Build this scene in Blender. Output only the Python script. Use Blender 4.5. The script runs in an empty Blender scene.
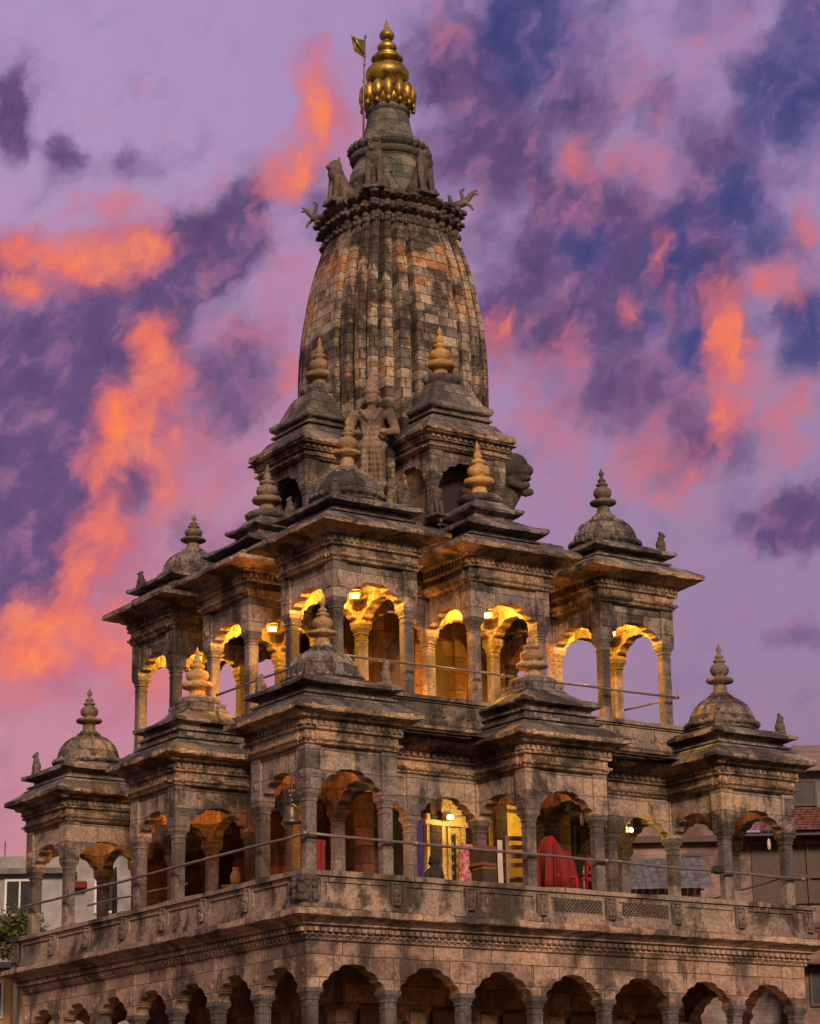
import bpy, math, random
import numpy as np
from math import sin, cos, pi, radians, sqrt
from mathutils import Vector, Matrix

random.seed(7)
scene = bpy.context.scene
COL = scene.collection
S = 1.5            # one structural bay
G = -6.4           # ground level (terrace floor is z = 0)

# ------------------------------------------------------------------ camera
AZ, PI_, RO, FPX = radians(33.92), radians(16.47), radians(-1.00), 2368.0
CAMP = Vector((-20.184, -33.147, -4.737))
Fw = Vector((sin(AZ) * cos(PI_), cos(AZ) * cos(PI_), sin(PI_)))
Rt = Vector((cos(AZ), -sin(AZ), 0))
Up = Rt.cross(Fw)
R2 = cos(RO) * Rt + sin(RO) * Up
U2 = -sin(RO) * Rt + cos(RO) * Up
cam = bpy.data.cameras.new("Camera")
camo = bpy.data.objects.new("Camera", cam)
COL.objects.link(camo)
cam.sensor_fit = 'HORIZONTAL'
cam.sensor_width = 36.0
cam.lens = FPX / 820 * 36.0
cam.clip_start = 0.5
cam.clip_end = 2000
m = Matrix((R2, U2, -Fw)).transposed().to_4x4()
m.translation = CAMP
camo.matrix_world = m
scene.camera = camo
scene.render.resolution_x, scene.render.resolution_y = 820, 1024

# ------------------------------------------------------------------ exposure
scene.render.engine = 'CYCLES'
vs = scene.view_settings
vs.view_transform = 'Standard'
vs.look = 'None'
vs.exposure = 0.0
vs.gamma = 1.0
vs.use_curve_mapping = False
scene.cycles.max_bounces = 6
scene.cycles.diffuse_bounces = 4
scene.cycles.use_denoising = True

# ------------------------------------------------------------------ node helpers
def srgb(r, g, b):
    f = lambda c: (c / 255 / 12.92) if c / 255 <= 0.04045 else ((c / 255 + 0.055) / 1.055) ** 2.4
    return (f(r), f(g), f(b), 1.0)


class NT:
    def __init__(self, tree):
        self.t = tree
        self.n = tree.nodes
        self.l = tree.links

    def node(self, typ, **kw):
        n = self.n.new(typ)
        for k, v in kw.items():
            setattr(n, k, v)
        return n

    def put(self, sock, v):
        if isinstance(v, bpy.types.NodeSocket):
            self.l.new(v, sock)
        elif v is not None:
            sock.default_value = v

    def math(self, op, a, b=None, c=None, clamp=False):
        n = self.node('ShaderNodeMath', operation=op, use_clamp=clamp)
        self.put(n.inputs[0], a)
        self.put(n.inputs[1], b)
        self.put(n.inputs[2], c)
        return n.outputs[0]

    def vmath(self, op, a, b=None, scale=None):
        n = self.node('ShaderNodeVectorMath', operation=op)
        self.put(n.inputs[0], a)
        self.put(n.inputs[1], b)
        if scale is not None:
            self.put(n.inputs['Scale'], scale)
        return n.outputs['Value'] if op in ('LENGTH', 'DOT_PRODUCT') else n.outputs[0]

    def mix(self, fac, a, b, blend='MIX'):
        n = self.node('ShaderNodeMix', data_type='RGBA', blend_type=blend)
        self.put(n.inputs[0], fac)
        self.put(n.inputs[6], a)
        self.put(n.inputs[7], b)
        return n.outputs[2]

    def noise(self, vec, scale, detail=4, rough=0.55, dist=0.0, color=False):
        n = self.node('ShaderNodeTexNoise')
        self.put(n.inputs['Vector'], vec)
        n.inputs['Scale'].default_value = scale
        n.inputs['Detail'].default_value = detail
        n.inputs['Roughness'].default_value = rough
        n.inputs['Distortion'].default_value = dist
        return n.outputs['Color'] if color else n.outputs[0]

    def ramp(self, fac, stops, interp='LINEAR'):
        n = self.node('ShaderNodeValToRGB')
        cr = n.color_ramp
        cr.interpolation = interp
        while len(cr.elements) < len(stops):
            cr.elements.new(0.5)
        for e, (p, c) in zip(cr.elements, stops):
            e.position = p
            e.color = c if len(c) == 4 else (*c, 1)
        self.put(n.inputs[0], fac)
        return n.outputs[0]

    def smooth(self, v, a, b, lo=0.0, hi=1.0):
        n = self.node('ShaderNodeMapRange', interpolation_type='SMOOTHSTEP')
        self.put(n.inputs[0], v)
        n.inputs[1].default_value = a
        n.inputs[2].default_value = b
        n.inputs[3].default_value = lo
        n.inputs[4].default_value = hi
        return n.outputs[0]


# ------------------------------------------------------------------ world: dusk sky with lit clouds
world = bpy.data.worlds.new("World")
scene.world = world
world.use_nodes = True
W = NT(world.node_tree)
W.n.clear()
SUN_EL, SUN_AZ = radians(24), radians(202)     # compass azimuth from +Y towards +X: low, to the right behind the camera

#SKYBLOBS (layer, azimuth, elevation, radii, tilt, weight), degrees
SKY = [('D',24.82,19.34,3.33,2.06,28,1.25),('D',24.16,16.69,2.15,2.42,0,1.2),('D',26.55,20.95,2.46,1.26,30,1.2),('D',28.32,22.35,2.22,1.02,38,1.15),
       ('D',29.82,23.80,0.85,0.73,40,0.9),('D',25.12,17.68,1.90,1.81,0,1.1),('D',24.10,14.78,1.38,1.33,0,1),('D',23.60,22.19,0.68,0.63,0,0.9),
       ('D',28.99,19.55,1.54,1.09,30,0.55),('D',29.88,20.40,1.03,0.97,0,0.4),('D',23.64,25.78,0.54,0.92,10,0.85),('D',25.03,25.11,0.51,0.41,0,0.8),
       ('D',26.99,24.87,1.60,0.29,15,0.35),('D',31.96,23.99,0.79,0.97,30,0.45),('D',29.89,15.34,1.00,0.73,0,0.35),('D',28.64,15.82,0.75,0.73,0,0.3),
       ('D',35.72,26.77,1.63,1.33,0,0.75),('D',34.93,27.26,0.95,1.45,0,0.6),('D',36.46,25.10,1.87,1.21,-20,0.8),('D',37.97,23.26,1.32,1.21,0,0.9),
       ('D',38.99,22.86,1.58,1.45,0,0.9),('D',36.86,21.51,1.30,1.21,0,0.7),('D',38.65,20.96,1.55,1.33,0,0.75),('D',41.28,22.26,1.31,1.69,0,0.8),
       ('D',39.84,19.23,1.54,1.21,0,0.55),('D',37.82,19.55,1.03,0.97,0,0.4),('D',41.04,17.96,1.78,0.85,-15,0.5),('D',43.39,15.79,1.13,0.63,5,0.9),
       ('D',43.47,13.27,0.62,0.29,0,0.4),('D',42.21,24.80,1.33,0.97,0,0.55),('D',38.61,25.96,1.61,1.21,0,0.5),('D',36.38,22.73,0.79,1.21,0,0.45),
       ('D',34.61,25.15,0.80,1.21,0,0.4),('B',37.50,27.88,1.64,1.57,-15,1),('B',35.77,28.40,1.10,0.60,0,0.4),('B',39.11,28.03,1.37,0.73,0,0.5),
       ('B',43.98,25.95,1.48,1.45,20,1),('B',44.79,27.38,1.09,1.45,0,0.8),('B',42.03,27.96,1.64,0.60,0,0.45),('B',38.72,22.63,1.00,0.97,0,0.55),
       ('B',41.01,21.92,1.17,1.69,15,0.75),('B',42.51,23.48,1.06,1.45,20,0.8),('B',43.23,22.72,1.05,0.97,0,0.75),('B',41.42,20.22,1.29,0.97,0,0.8),
       ('B',43.95,20.29,0.90,1.09,0,0.9),('B',40.21,21.37,1.04,1.21,0,0.6),('B',43.47,24.24,1.33,0.73,0,0.5),('B',40.72,26.07,0.81,1.21,10,0.35),
       ('B',42.53,25.72,0.54,0.97,0,0.4),('P',26.51,22.97,3.15,1.21,10,0.6),('P',30.14,19.20,2.05,1.69,0,0.6),('P',28.62,17.50,2.28,1.69,0,0.7),
       ('P',26.66,15.31,2.76,1.45,0,0.8),('P',28.17,13.17,2.73,1.45,0,0.7),('P',25.26,12.18,2.97,0.97,0,0.7),('P',30.91,21.85,1.30,1.69,20,0.55),
       ('P',31.98,25.89,1.21,1.94,-15,0.6),('P',37.33,20.29,1.55,1.45,0,0.6),('P',40.07,23.76,1.85,1.69,0,0.55),('P',40.59,18.95,2.81,1.45,-10,0.7),
       ('P',43.79,21.61,1.30,1.45,0,0.6),('P',37.77,18.35,1.53,0.97,0,0.6),('P',39.69,26.37,1.89,1.45,0,0.4),('P',42.35,26.90,1.63,0.97,10,0.45),
       ('P',43.34,18.78,1.28,1.45,0,0.6),('P',37.71,16.66,1.52,0.73,0,0.35),('P',40.74,17.01,1.52,0.97,0,0.5),('P',35.47,27.48,1.09,0.60,0,0.5),
       ('P',39.08,24.76,1.60,0.97,0,0.5),('O',32.12,26.87,0.60,0.68,0,0.7),('O',31.71,25.93,0.46,1.02,-12,0.95),('O',31.18,24.94,0.48,0.82,-25,0.95),
       ('O',30.50,24.35,0.48,0.34,0,0.9),('O',32.63,25.18,0.32,0.97,0,0.4),('O',24.85,22.63,1.97,0.58,4,0.9),('O',26.13,22.43,1.31,0.58,10,0.9),
       ('O',24.04,21.81,0.83,0.34,0,0.95),('O',27.28,22.99,0.79,0.53,0,0.7),('O',26.75,23.92,0.64,0.34,10,0.6),('O',24.96,23.10,1.58,0.34,0,0.6),
       ('O',28.70,22.78,0.52,0.29,0,0.4),('O',25.33,23.87,0.42,0.24,0,0.35),('O',26.65,18.55,0.77,1.11,-10,1),('O',27.45,20.37,0.72,0.97,10,0.9),
       ('O',27.34,19.17,0.77,0.97,0,0.85),('O',26.24,17.47,0.61,0.73,0,0.9),('O',27.75,17.37,0.76,1.21,10,0.6),('O',28.23,19.18,0.77,0.87,0,0.4),
       ('O',26.16,15.78,0.86,1.21,10,0.8),('O',25.22,13.73,1.99,0.82,8,0.95),('O',24.40,12.88,1.24,0.73,0,0.95),('O',26.46,13.15,1.49,0.77,-8,0.8),
       ('O',27.45,12.20,1.24,0.73,0,0.5),('O',25.69,14.70,0.60,0.97,0,0.8),('O',29.49,20.88,0.62,0.39,0,0.4),('O',30.90,20.17,0.52,0.73,0,0.45),
       ('O',24.55,11.93,0.74,0.24,0,0.5),('O',42.18,20.17,0.52,1.50,4,0.86),('O',41.83,18.64,0.51,0.97,0,0.688),('O',40.51,22.26,0.42,0.73,0,0.473),
       ('O',40.71,25.84,0.43,0.63,0,0.43),('O',38.63,24.66,0.53,0.48,0,0.645),('O',39.65,24.61,0.64,0.39,20,0.344),('O',35.66,28.26,0.22,0.29,0,0.602),
       ('O',36.17,28.16,0.38,0.19,0,0.344),('O',43.40,21.52,0.68,0.44,-15,0.645),('O',44.01,21.12,0.52,0.34,0,0.516),('O',36.32,20.69,0.36,0.63,0,0.645),
       ('O',39.68,21.15,0.31,0.73,0,0.516),('O',39.02,23.57,0.32,0.29,0,0.43),('O',37.84,20.15,0.67,1.21,0,0.301),('O',37.40,18.48,1.02,0.53,0,0.43),
       ('O',39.76,17.54,1.02,0.58,-20,0.516),('O',40.99,17.12,0.86,0.48,-20,0.559),('O',43.67,18.16,0.56,1.21,0,0.516),('O',42.78,17.86,0.61,0.73,0,0.344),
       ('O',37.28,24.31,0.24,0.24,0,0.602),('O',34.74,25.90,0.19,0.19,0,0.602),('O',40.67,21.34,0.36,0.97,0,0.344),('O',44.39,22.87,0.37,0.73,0,0.516),
       ('O',39.85,27.06,0.38,0.48,0,0.172),('O',37.04,19.22,0.36,0.97,0,0.258),('O',41.62,21.52,0.31,0.48,0,0.258),('O',38.35,16.88,0.76,0.29,0,0.258),
       ('G',39.40,25.92,1.61,1.45,0,0.6),('G',40.38,26.91,1.09,1.45,0,0.6),('G',43.24,24.72,1.07,0.73,0,0.4),('G',39.57,24.02,1.32,0.97,0,0.5),
       ('G',38.05,25.28,1.07,0.73,0,0.5),('G',41.97,21.02,0.78,0.97,0,0.4),('G',40.01,22.57,0.79,0.73,0,0.4)]
#ENDSKY

world.cycles.sampling_method = 'MANUAL'
world.cycles.sample_map_resolution = 256
wout = W.node('ShaderNodeOutputWorld')
bg = W.node('ShaderNodeBackground')
bg.inputs['Strength'].default_value = 0.1
W.l.new(bg.outputs[0], wout.inputs[0])
tc = W.node('ShaderNodeTexCoord')
dirv = tc.outputs['Generated']
sep = W.node('ShaderNodeSeparateXYZ')
W.l.new(dirv, sep.inputs[0])
az_ = W.math('MULTIPLY', W.math('ARCTAN2', sep.outputs[0], sep.outputs[1]), 180 / pi)
el_ = W.math('MULTIPLY', W.math('ARCSINE', sep.outputs[2]), 180 / pi)
cmb = W.node('ShaderNodeCombineXYZ')
W.l.new(az_, cmb.inputs[0])
W.l.new(el_, cmb.inputs[1])
ae = cmb.outputs[0]


def centred(col):
    return W.vmath('SUBTRACT', col, (0.5, 0.5, 0.5))


w1 = W.vmath('SCALE', centred(W.noise(ae, 0.45, 5, 0.6, color=True)), scale=1.5)
w2 = W.vmath('SCALE', centred(W.noise(ae, 1.7, 4, 0.6, color=True)), scale=0.6)
aw = W.vmath('ADD', W.vmath('ADD', ae, w1), w2)
rt_ = W.node('ShaderNodeCombineXYZ')
ca_, sa__ = cos(radians(48)), sin(radians(48))
W.l.new(W.vmath('DOT_PRODUCT', aw, (ca_ * 0.78, sa__ * 0.78, 0)), rt_.inputs[0])
W.l.new(W.vmath('DOT_PRODUCT', aw, (-sa__ * 1.12, ca_ * 1.12, 0)), rt_.inputs[1])
stv = rt_.outputs[0]
puff = W.noise(stv, 0.8, 5, 0.5, 0.0)
puff2 = W.noise(W.vmath('ADD', stv, (31.0, 7.0, 3.0)), 1.0, 6, 0.52, 0.0)


AZ0, AZ1, EL0, EL1 = 14.0, 54.0, -2.0, 33.0
RANK, NG = 12, 120


def curve3(fac, cols):
    """an RGB Curves node holding three 1-D functions (values 0..1 at NG knots)"""
    n = W.node('ShaderNodeRGBCurve')
    mp = n.mapping
    mp.use_clip = False
    for ch in range(3):
        pts = mp.curves[ch].points
        y = cols[ch]
        pts[0].location = (0.0, float(y[0]))
        pts[1].location = (1.0, float(y[-1]))
        for q in range(1, NG - 1):
            pts.new(q / (NG - 1), float(y[q]))
    mp.update()
    W.l.new(fac, n.inputs['Color'])
    return W.vmath('MULTIPLY_ADD', n.outputs[0], (2, 2, 2), None) if False else n.outputs[0]


swp = W.node('ShaderNodeSeparateXYZ')
W.l.new(aw, swp.inputs[0])
fa = W.math('MULTIPLY_ADD', swp.outputs[0], 1 / (AZ1 - AZ0), -AZ0 / (AZ1 - AZ0), clamp=True)
fe = W.math('MULTIPLY_ADD', swp.outputs[1], 1 / (EL1 - EL0), -EL0 / (EL1 - EL0), clamp=True)


def mad(v, k, c_):
    n = W.node('ShaderNodeVectorMath', operation='MULTIPLY_ADD')
    W.put(n.inputs[0], v)
    n.inputs[1].default_value = k
    n.inputs[2].default_value = c_
    return n.outputs[0]


def field(items):
    """sum of soft tilted blobs over azimuth and elevation, as a short sum of products of 1-D curves"""
    A_, E_ = np.meshgrid(np.linspace(AZ0, AZ1, NG), np.linspace(EL0, EL1, NG), indexing='ij')
    F = np.zeros_like(A_)
    for a, e, ra, re_, rot, amp in items:
        c_, s_ = cos(radians(rot)), sin(radians(rot))
        x, y = A_ - a, E_ - e
        d2 = ((c_ * x + s_ * y) / ra) ** 2 + ((-s_ * x + c_ * y) / re_) ** 2
        F = np.maximum(F, amp * np.exp(-0.75 * d2 ** 1.2))
    U_, s_, Vt = np.linalg.svd(F)
    acc = None
    for g in range(0, RANK, 3):
        ca, ce, ka, kc, ea, ec = [], [], [], [], [], []
        for k in range(g, g + 3):
            u, v = U_[:, k] * sqrt(s_[k]), Vt[k] * sqrt(s_[k])
            for (w, cl, sc, of) in ((u, ca, ka, kc), (v, ce, ea, ec)):
                lo, hi_ = float(w.min()), float(w.max())
                cl.append((w - lo) / (hi_ - lo))
                sc.append(hi_ - lo)
                of.append(lo)
        p_ = mad(curve3(fa, ca), ka, kc)
        q_ = mad(curve3(fe, ce), ea, ec)
        d = W.vmath('DOT_PRODUCT', p_, q_)
        acc = d if acc is None else W.math('ADD', acc, d)
    return acc


def layer(items, lo, hi, tex, texamt, dens=1.0):
    acc = W.math('ADD', field(items), W.math('MULTIPLY', W.math('SUBTRACT', tex, 0.5), texamt))
    return W.smooth(acc, lo, hi, 0.0, dens)


if SKY:
    # clear-sky tint: lavender high up, rosier to the lower left, greyer to the lower right
    g_el = W.smooth(el_, 5.0, 29.0)
    base_l = W.mix(g_el, srgb(200, 128, 140), srgb(172, 146, 190))
    base_r = W.mix(g_el, srgb(150, 120, 146), srgb(160, 132, 178))
    g_az = W.smooth(az_, 24.0, 42.0)
    base = W.mix(g_az, base_l, base_r)
    SKY += [('D', 18.5, 17, 2.6, 1.6, 25, 1), ('D', 16.5, 12, 2.0, 1.4, 20, 0.9), ('O', 18.0, 13.5, 1.8, 0.9, 15, 0.8), ('O', 16.0, 21, 1.3, 0.8, 30, 0.8), ('P', 17.0, 16, 3.2, 2.6, 20, 0.7),
            ('D', 48.5, 19, 2.0, 1.5, 20, 0.9), ('B', 50.5, 24, 2.4, 1.6, 15, 0.9), ('O', 48.5, 15.0, 1.2, 0.8, 40, 0.7), ('O', 51.0, 20, 1.0, 0.7, 30, 0.7), ('P', 50, 17, 3.0, 2.2, 10, 0.7), ('D', 51.5, 11, 1.8, 0.9, 10, 0.7)]
    L = {k: [b[1:] for b in SKY if b[0] == k] for k in 'DBOPG'}
    c = base
    def dens(k, tex, amt):
        return W.math('ADD', field(L[k]), W.math('MULTIPLY', W.math('SUBTRACT', tex, 0.5), amt))
    fine_ = W.noise(stv, 2.8, 5, 0.55, 0.0)
    both = W.math('ADD', W.math('MULTIPLY', puff, 0.80), W.math('MULTIPLY', fine_, 0.20))
    both2 = W.math('ADD', W.math('MULTIPLY', puff2, 0.80), W.math('MULTIPLY', fine_, 0.20))
    c = W.mix(W.smooth(dens('G', both, 0.9), 0.15, 0.9, 0, 0.75), c, srgb(160, 138, 182))
    c = W.mix(W.smooth(dens('P', both2, 1.1), 0.1, 1.0, 0, 0.8), c, W.ramp(puff, [(0.3, srgb(176, 104, 134)), (0.7, srgb(216, 124, 130))]))
    fO = dens('O', both2, 1.45)
    fD = W.math('ADD', dens('D', both, 1.15), 0.12)
    c = W.mix(W.smooth(fD, 0.08, 0.80, 0, 0.95), c, W.ramp(both2, [(0.32, srgb(72, 54, 98)), (0.5, srgb(96, 68, 114)), (0.68, srgb(146, 98, 138))]))
    c = W.mix(W.smooth(dens('B', both, 0.95), 0.12, 0.85, 0, 0.93), c, W.ramp(both2, [(0.32, srgb(42, 56, 112)), (0.5, srgb(66, 64, 120)), (0.7, srgb(116, 94, 148))]))
    c = W.mix(W.smooth(fO, 0.05, 0.85, 0, 0.85), c, W.ramp(both, [(0.3, srgb(188, 92, 112)), (0.6, srgb(226, 112, 108))]))
    c = W.mix(W.smooth(fO, 0.45, 1.2, 0, 0.97), c, W.ramp(both, [(0.28, srgb(222, 100, 92)), (0.44, srgb(250, 120, 74)), (0.60, srgb(255, 140, 66)), (0.80, srgb(255, 166, 104))]))
else:
    c = srgb(165, 140, 185)
# the half of the sky behind the camera: unseen rosy-orange sunset glow, added to light the temple front
sd = (sin(SUN_AZ) * cos(SUN_EL), cos(SUN_AZ) * cos(SUN_EL), sin(SUN_EL))
dd = W.vmath('DOT_PRODUCT', dirv, sd)
behind = W.smooth(dd, -0.25, 0.6)
glow = W.smooth(el_, 55.0, 0.0)
back = W.vmath('SCALE', W.mix(glow, srgb(190, 165, 190), srgb(255, 205, 165)), scale=0.54)
c = W.mix(behind, c, back)
sky = W.node('ShaderNodeTexSky', sky_type='NISHITA')
sky.sun_disc = False
sky.sun_elevation = SUN_EL
sky.sun_rotation = SUN_AZ
sky.air_density, sky.dust_density, sky.ozone_density = 1.0, 2.0, 3.0
tot = W.vmath('ADD', W.vmath('SCALE', c, scale=10.0), W.vmath('SCALE', sky.outputs[0], scale=0.05))
W.l.new(tot, bg.inputs['Color'])

# ------------------------------------------------------------------ afterglow sun: low, soft, orange
sl = bpy.data.lights.new("Sun", 'SUN')
sl.energy = 3.7
sl.angle = radians(12)
sl.color = (1.0, 0.71, 0.51)
so = bpy.data.objects.new("Sun", sl)
COL.objects.link(so)
so.rotation_euler = Vector((-sd[0], -sd[1], -sd[2])).to_track_quat('-Z', 'Y').to_euler()

# ------------------------------------------------------------------ materials
def new_mat(name):
    mt = bpy.data.materials.new(name)
    mt.use_nodes = True
    t = NT(mt.node_tree)
    b = t.n['Principled BSDF']
    return mt, t, b


def stone(name, stops, bw=0.6, bh=0.28, mortar=0.006, stain=0.55, staincol=(0.022, 0.018, 0.017), bump=0.9, lichen=0.0, rough=0.88, streak=0.5, zbands=None, jointdark=0.6, fine=0.6, blockvar=0.55, wob=0.05):
    mt, t, b = new_mat(name)
    geo = t.node('ShaderNodeNewGeometry')
    pos = geo.outputs['Position']
    wob = t.vmath('ADD', pos, t.vmath('SCALE', t.vmath('SUBTRACT', t.noise(pos, 2.2, 3, color=True), (0.5, 0.5, 0.5)), scale=wob))
    sx = t.node('ShaderNodeSeparateXYZ')
    t.l.new(wob, sx.inputs[0])
    u = t.math('ADD', sx.outputs[0], t.math('MULTIPLY', sx.outputs[1], 1.003))
    cb = t.node('ShaderNodeCombineXYZ')
    t.l.new(u, cb.inputs[0])
    t.l.new(sx.outputs[2], cb.inputs[1])
    # irregular coursed blocks: every course has its own block length and shift, every block its own colour
    def wn(dim, w=None, vec=None):
        n_ = t.node('ShaderNodeTexWhiteNoise', noise_dimensions=dim)
        if w is not None:
            t.l.new(w, n_.inputs['W'])
        if vec is not None:
            t.l.new(vec, n_.inputs['Vector'])
        return n_.outputs['Value']
    vz = t.math('DIVIDE', sx.outputs[2], bh)
    row = t.math('FLOOR', vz)
    rr = wn('1D', w=row)
    cw = t.math('MULTIPLY_ADD', rr, bw * 0.7, bw * 0.65)
    uu = t.math('ADD', t.math('DIVIDE', u, cw), t.math('MULTIPLY', rr, 17.3))
    colid = t.math('FLOOR', uu)
    idv = t.node('ShaderNodeCombineXYZ')
    t.l.new(colid, idv.inputs[0])
    t.l.new(row, idv.inputs[1])
    blk = wn('2D', vec=idv.outputs[0])
    fu = t.math('FRACT', uu)
    fv = t.math('FRACT', vz)
    du = t.math('MULTIPLY', t.math('MINIMUM', fu, t.math('SUBTRACT', 1.0, fu)), cw)
    dv = t.math('MULTIPLY', t.math('MINIMUM', fv, t.math('SUBTRACT', 1.0, fv)), bh)
    edge = t.math('MINIMUM', du, dv)
    joint = t.smooth(edge, mortar * 1.5 + 0.001, mortar * 0.4, 0.0, 1.0 if mortar else 0.0)
    rnd = t.math('ADD', t.math('MULTIPLY', blk, blockvar), t.math('MULTIPLY', t.smooth(t.noise(pos, 1.3, 6, 0.65), 0.3, 0.7), 1.0 - blockvar))
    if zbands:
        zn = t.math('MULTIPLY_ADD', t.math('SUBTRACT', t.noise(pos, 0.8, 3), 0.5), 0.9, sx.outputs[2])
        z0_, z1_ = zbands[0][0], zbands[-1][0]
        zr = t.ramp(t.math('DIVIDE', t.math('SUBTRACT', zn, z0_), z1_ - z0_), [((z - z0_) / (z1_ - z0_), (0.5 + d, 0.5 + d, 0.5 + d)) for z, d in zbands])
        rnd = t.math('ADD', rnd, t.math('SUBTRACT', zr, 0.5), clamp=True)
    col = t.ramp(rnd, stops)
    f1 = t.noise(pos, 17, 6, 0.7)
    f2 = t.noise(pos, 62, 3, 0.6)
    grain = t.math('ADD', t.math('MULTIPLY', f1, 0.65), t.math('MULTIPLY', f2, 0.35))
    gv = t.smooth(grain, 0.28, 0.72, 1.0 - fine, 1.0 + fine * 0.7)
    col = t.mix(1.0, col, gv, 'MULTIPLY')
    # soot and damp stains with shapes of their own, partly running down the faces
    n1 = t.noise(pos, 0.9, 7, 0.68, 0.4)
    st = t.vmath('MULTIPLY', pos, (3.4, 3.4, 0.45))
    n2 = t.noise(st, 1.0, 5, 0.65)
    sm = t.math('ADD', t.math('MULTIPLY', n1, 1.0 - streak * 0.6), t.math('MULTIPLY', n2, streak * 0.6))
    sm = t.smooth(sm, 0.47, 0.58, 0.0, stain)
    col = t.mix(sm, col, (*staincol, 1))
    if lichen:
        lm = t.smooth(t.noise(t.vmath('ADD', pos, (9.1, 4.2, 1.7)), 2.6, 7, 0.7), 0.55, 0.68, 0, lichen)
        col = t.mix(lm, col, (0.115, 0.11, 0.085, 1))
    jm = t.math('MULTIPLY', joint, jointdark)
    col = t.mix(jm, col, (0.018, 0.014, 0.012, 1))
    t.l.new(col, b.inputs['Base Color'])
    b.inputs['Roughness'].default_value = rough
    b.inputs['Specular IOR Level'].default_value = 0.25
    hgt = t.math('SUBTRACT', t.math('ADD', t.math('MULTIPLY', f1, 0.7), t.math('MULTIPLY', f2, 0.25)), t.math('MULTIPLY', joint, 0.6))
    bp = t.node('ShaderNodeBump')
    bp.inputs['Strength'].default_value = bump
    bp.inputs['Distance'].default_value = 0.05
    t.l.new(hgt, bp.inputs['Height'])
    t.l.new(bp.outputs[0], b.inputs['Normal'])
    return mt


def plain(name, col, rough=0.7, var=0.25, scale=6.0, metal=0.0, bump=0.15, col2=None, spec=0.4):
    mt, t, b = new_mat(name)
    geo = t.node('ShaderNodeNewGeometry')
    n = t.noise(geo.outputs['Position'], scale, 6, 0.65)
    if col2 is None:
        c_ = t.mix(1.0, (*col, 1), t.smooth(n, 0.25, 0.75, 1 - var, 1 + var), 'MULTIPLY')
    else:
        c_ = t.mix(t.smooth(n, 0.38, 0.62), (*col, 1), (*col2, 1))
    t.l.new(c_, b.inputs['Base Color'])
    b.inputs['Roughness'].default_value = rough
    b.inputs['Metallic'].default_value = metal
    b.inputs['Specular IOR Level'].default_value = spec
    if bump:
        bp = t.node('ShaderNodeBump')
        bp.inputs['Strength'].default_value = bump
        bp.inputs['Distance'].default_value = 0.03
        t.l.new(n, bp.inputs['Height'])
        t.l.new(bp.outputs[0], b.inputs['Normal'])
    return mt


def brick_wall(name, c1, c2, cm, bw=0.24, bh=0.075):
    mt, t, b = new_mat(name)
    geo = t.node('ShaderNodeNewGeometry')
    sx = t.node('ShaderNodeSeparateXYZ')
    t.l.new(geo.outputs['Position'], sx.inputs[0])
    cb = t.node('ShaderNodeCombineXYZ')
    t.l.new(t.math('ADD', sx.outputs[0], sx.outputs[1]), cb.inputs[0])
    t.l.new(sx.outputs[2], cb.inputs[1])
    br = t.node('ShaderNodeTexBrick')
    t.l.new(cb.outputs[0], br.inputs['Vector'])
    for k, v in (('Color1', c1), ('Color2', c2), ('Mortar', cm)):
        br.inputs[k].default_value = (*v, 1)
    br.inputs['Scale'].default_value = 1.0
    br.inputs['Mortar Size'].default_value = 0.012
    br.inputs['Brick Width'].default_value = bw
    br.inputs['Row Height'].default_value = bh
    n = t.noise(geo.outputs['Position'], 0.8, 6, 0.65)
    c_ = t.mix(1.0, br.outputs['Color'], t.smooth(n, 0.36, 0.64, 0.35, 1.2), 'MULTIPLY')
    t.l.new(c_, b.inputs['Base Color'])
    b.inputs['Roughness'].default_value = 0.9
    return mt


M = {}
# palettes are base colours: sandstone weathered from ochre to grey-brown
M['stone'] = stone('weathered_sandstone', [(0.12, (0.075, 0.064, 0.060)), (0.35, (0.175, 0.145, 0.13)), (0.6, (0.285, 0.23, 0.195)), (0.88, (0.43, 0.31, 0.21))], 0.75, 0.33, stain=0.85, mortar=0.004, blockvar=0.6)
M['cornice'] = stone('carved_sandstone', [(0.12, (0.085, 0.066, 0.055)), (0.40, (0.24, 0.175, 0.125)), (0.62, (0.36, 0.25, 0.16)), (0.88, (0.50, 0.33, 0.19))], 0.8, 0.16, stain=0.88, fine=0.85, mortar=0.0)
M['roof'] = stone('lichened_roof_stone', [(0.15, (0.06, 0.053, 0.052)), (0.45, (0.14, 0.122, 0.115)), (0.88, (0.32, 0.265, 0.225))], 0.40, 0.25, stain=0.75, lichen=0.5, fine=0.85, blockvar=0.7, staincol=(0.022, 0.021, 0.022))
M['roof_pale'] = stone('pale_roof_slabs', [(0.15, (0.08, 0.07, 0.066)), (0.5, (0.17, 0.145, 0.13)), (0.88, (0.31, 0.25, 0.21))], 0.42, 0.25, stain=0.6, lichen=0.3, fine=0.75, mortar=0.006)
M['arcade'] = stone('arcade_sandstone', [(0.12, (0.15, 0.105, 0.085)), (0.45, (0.33, 0.23, 0.175)), (0.88, (0.47, 0.32, 0.225))], 0.85, 0.36, stain=0.75, blockvar=0.6, mortar=0.005)
M['column'] = stone('column_stone', [(0.15, (0.065, 0.058, 0.06)), (0.5, (0.14, 0.12, 0.118)), (0.88, (0.27, 0.215, 0.185))], 3.0, 1.1, stain=0.65, mortar=0.003)
M['parapet'] = stone('parapet_stone', [(0.15, (0.11, 0.09, 0.08)), (0.5, (0.245, 0.19, 0.155)), (0.88, (0.37, 0.27, 0.20))], 1.5, 0.9, stain=0.85)
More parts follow.
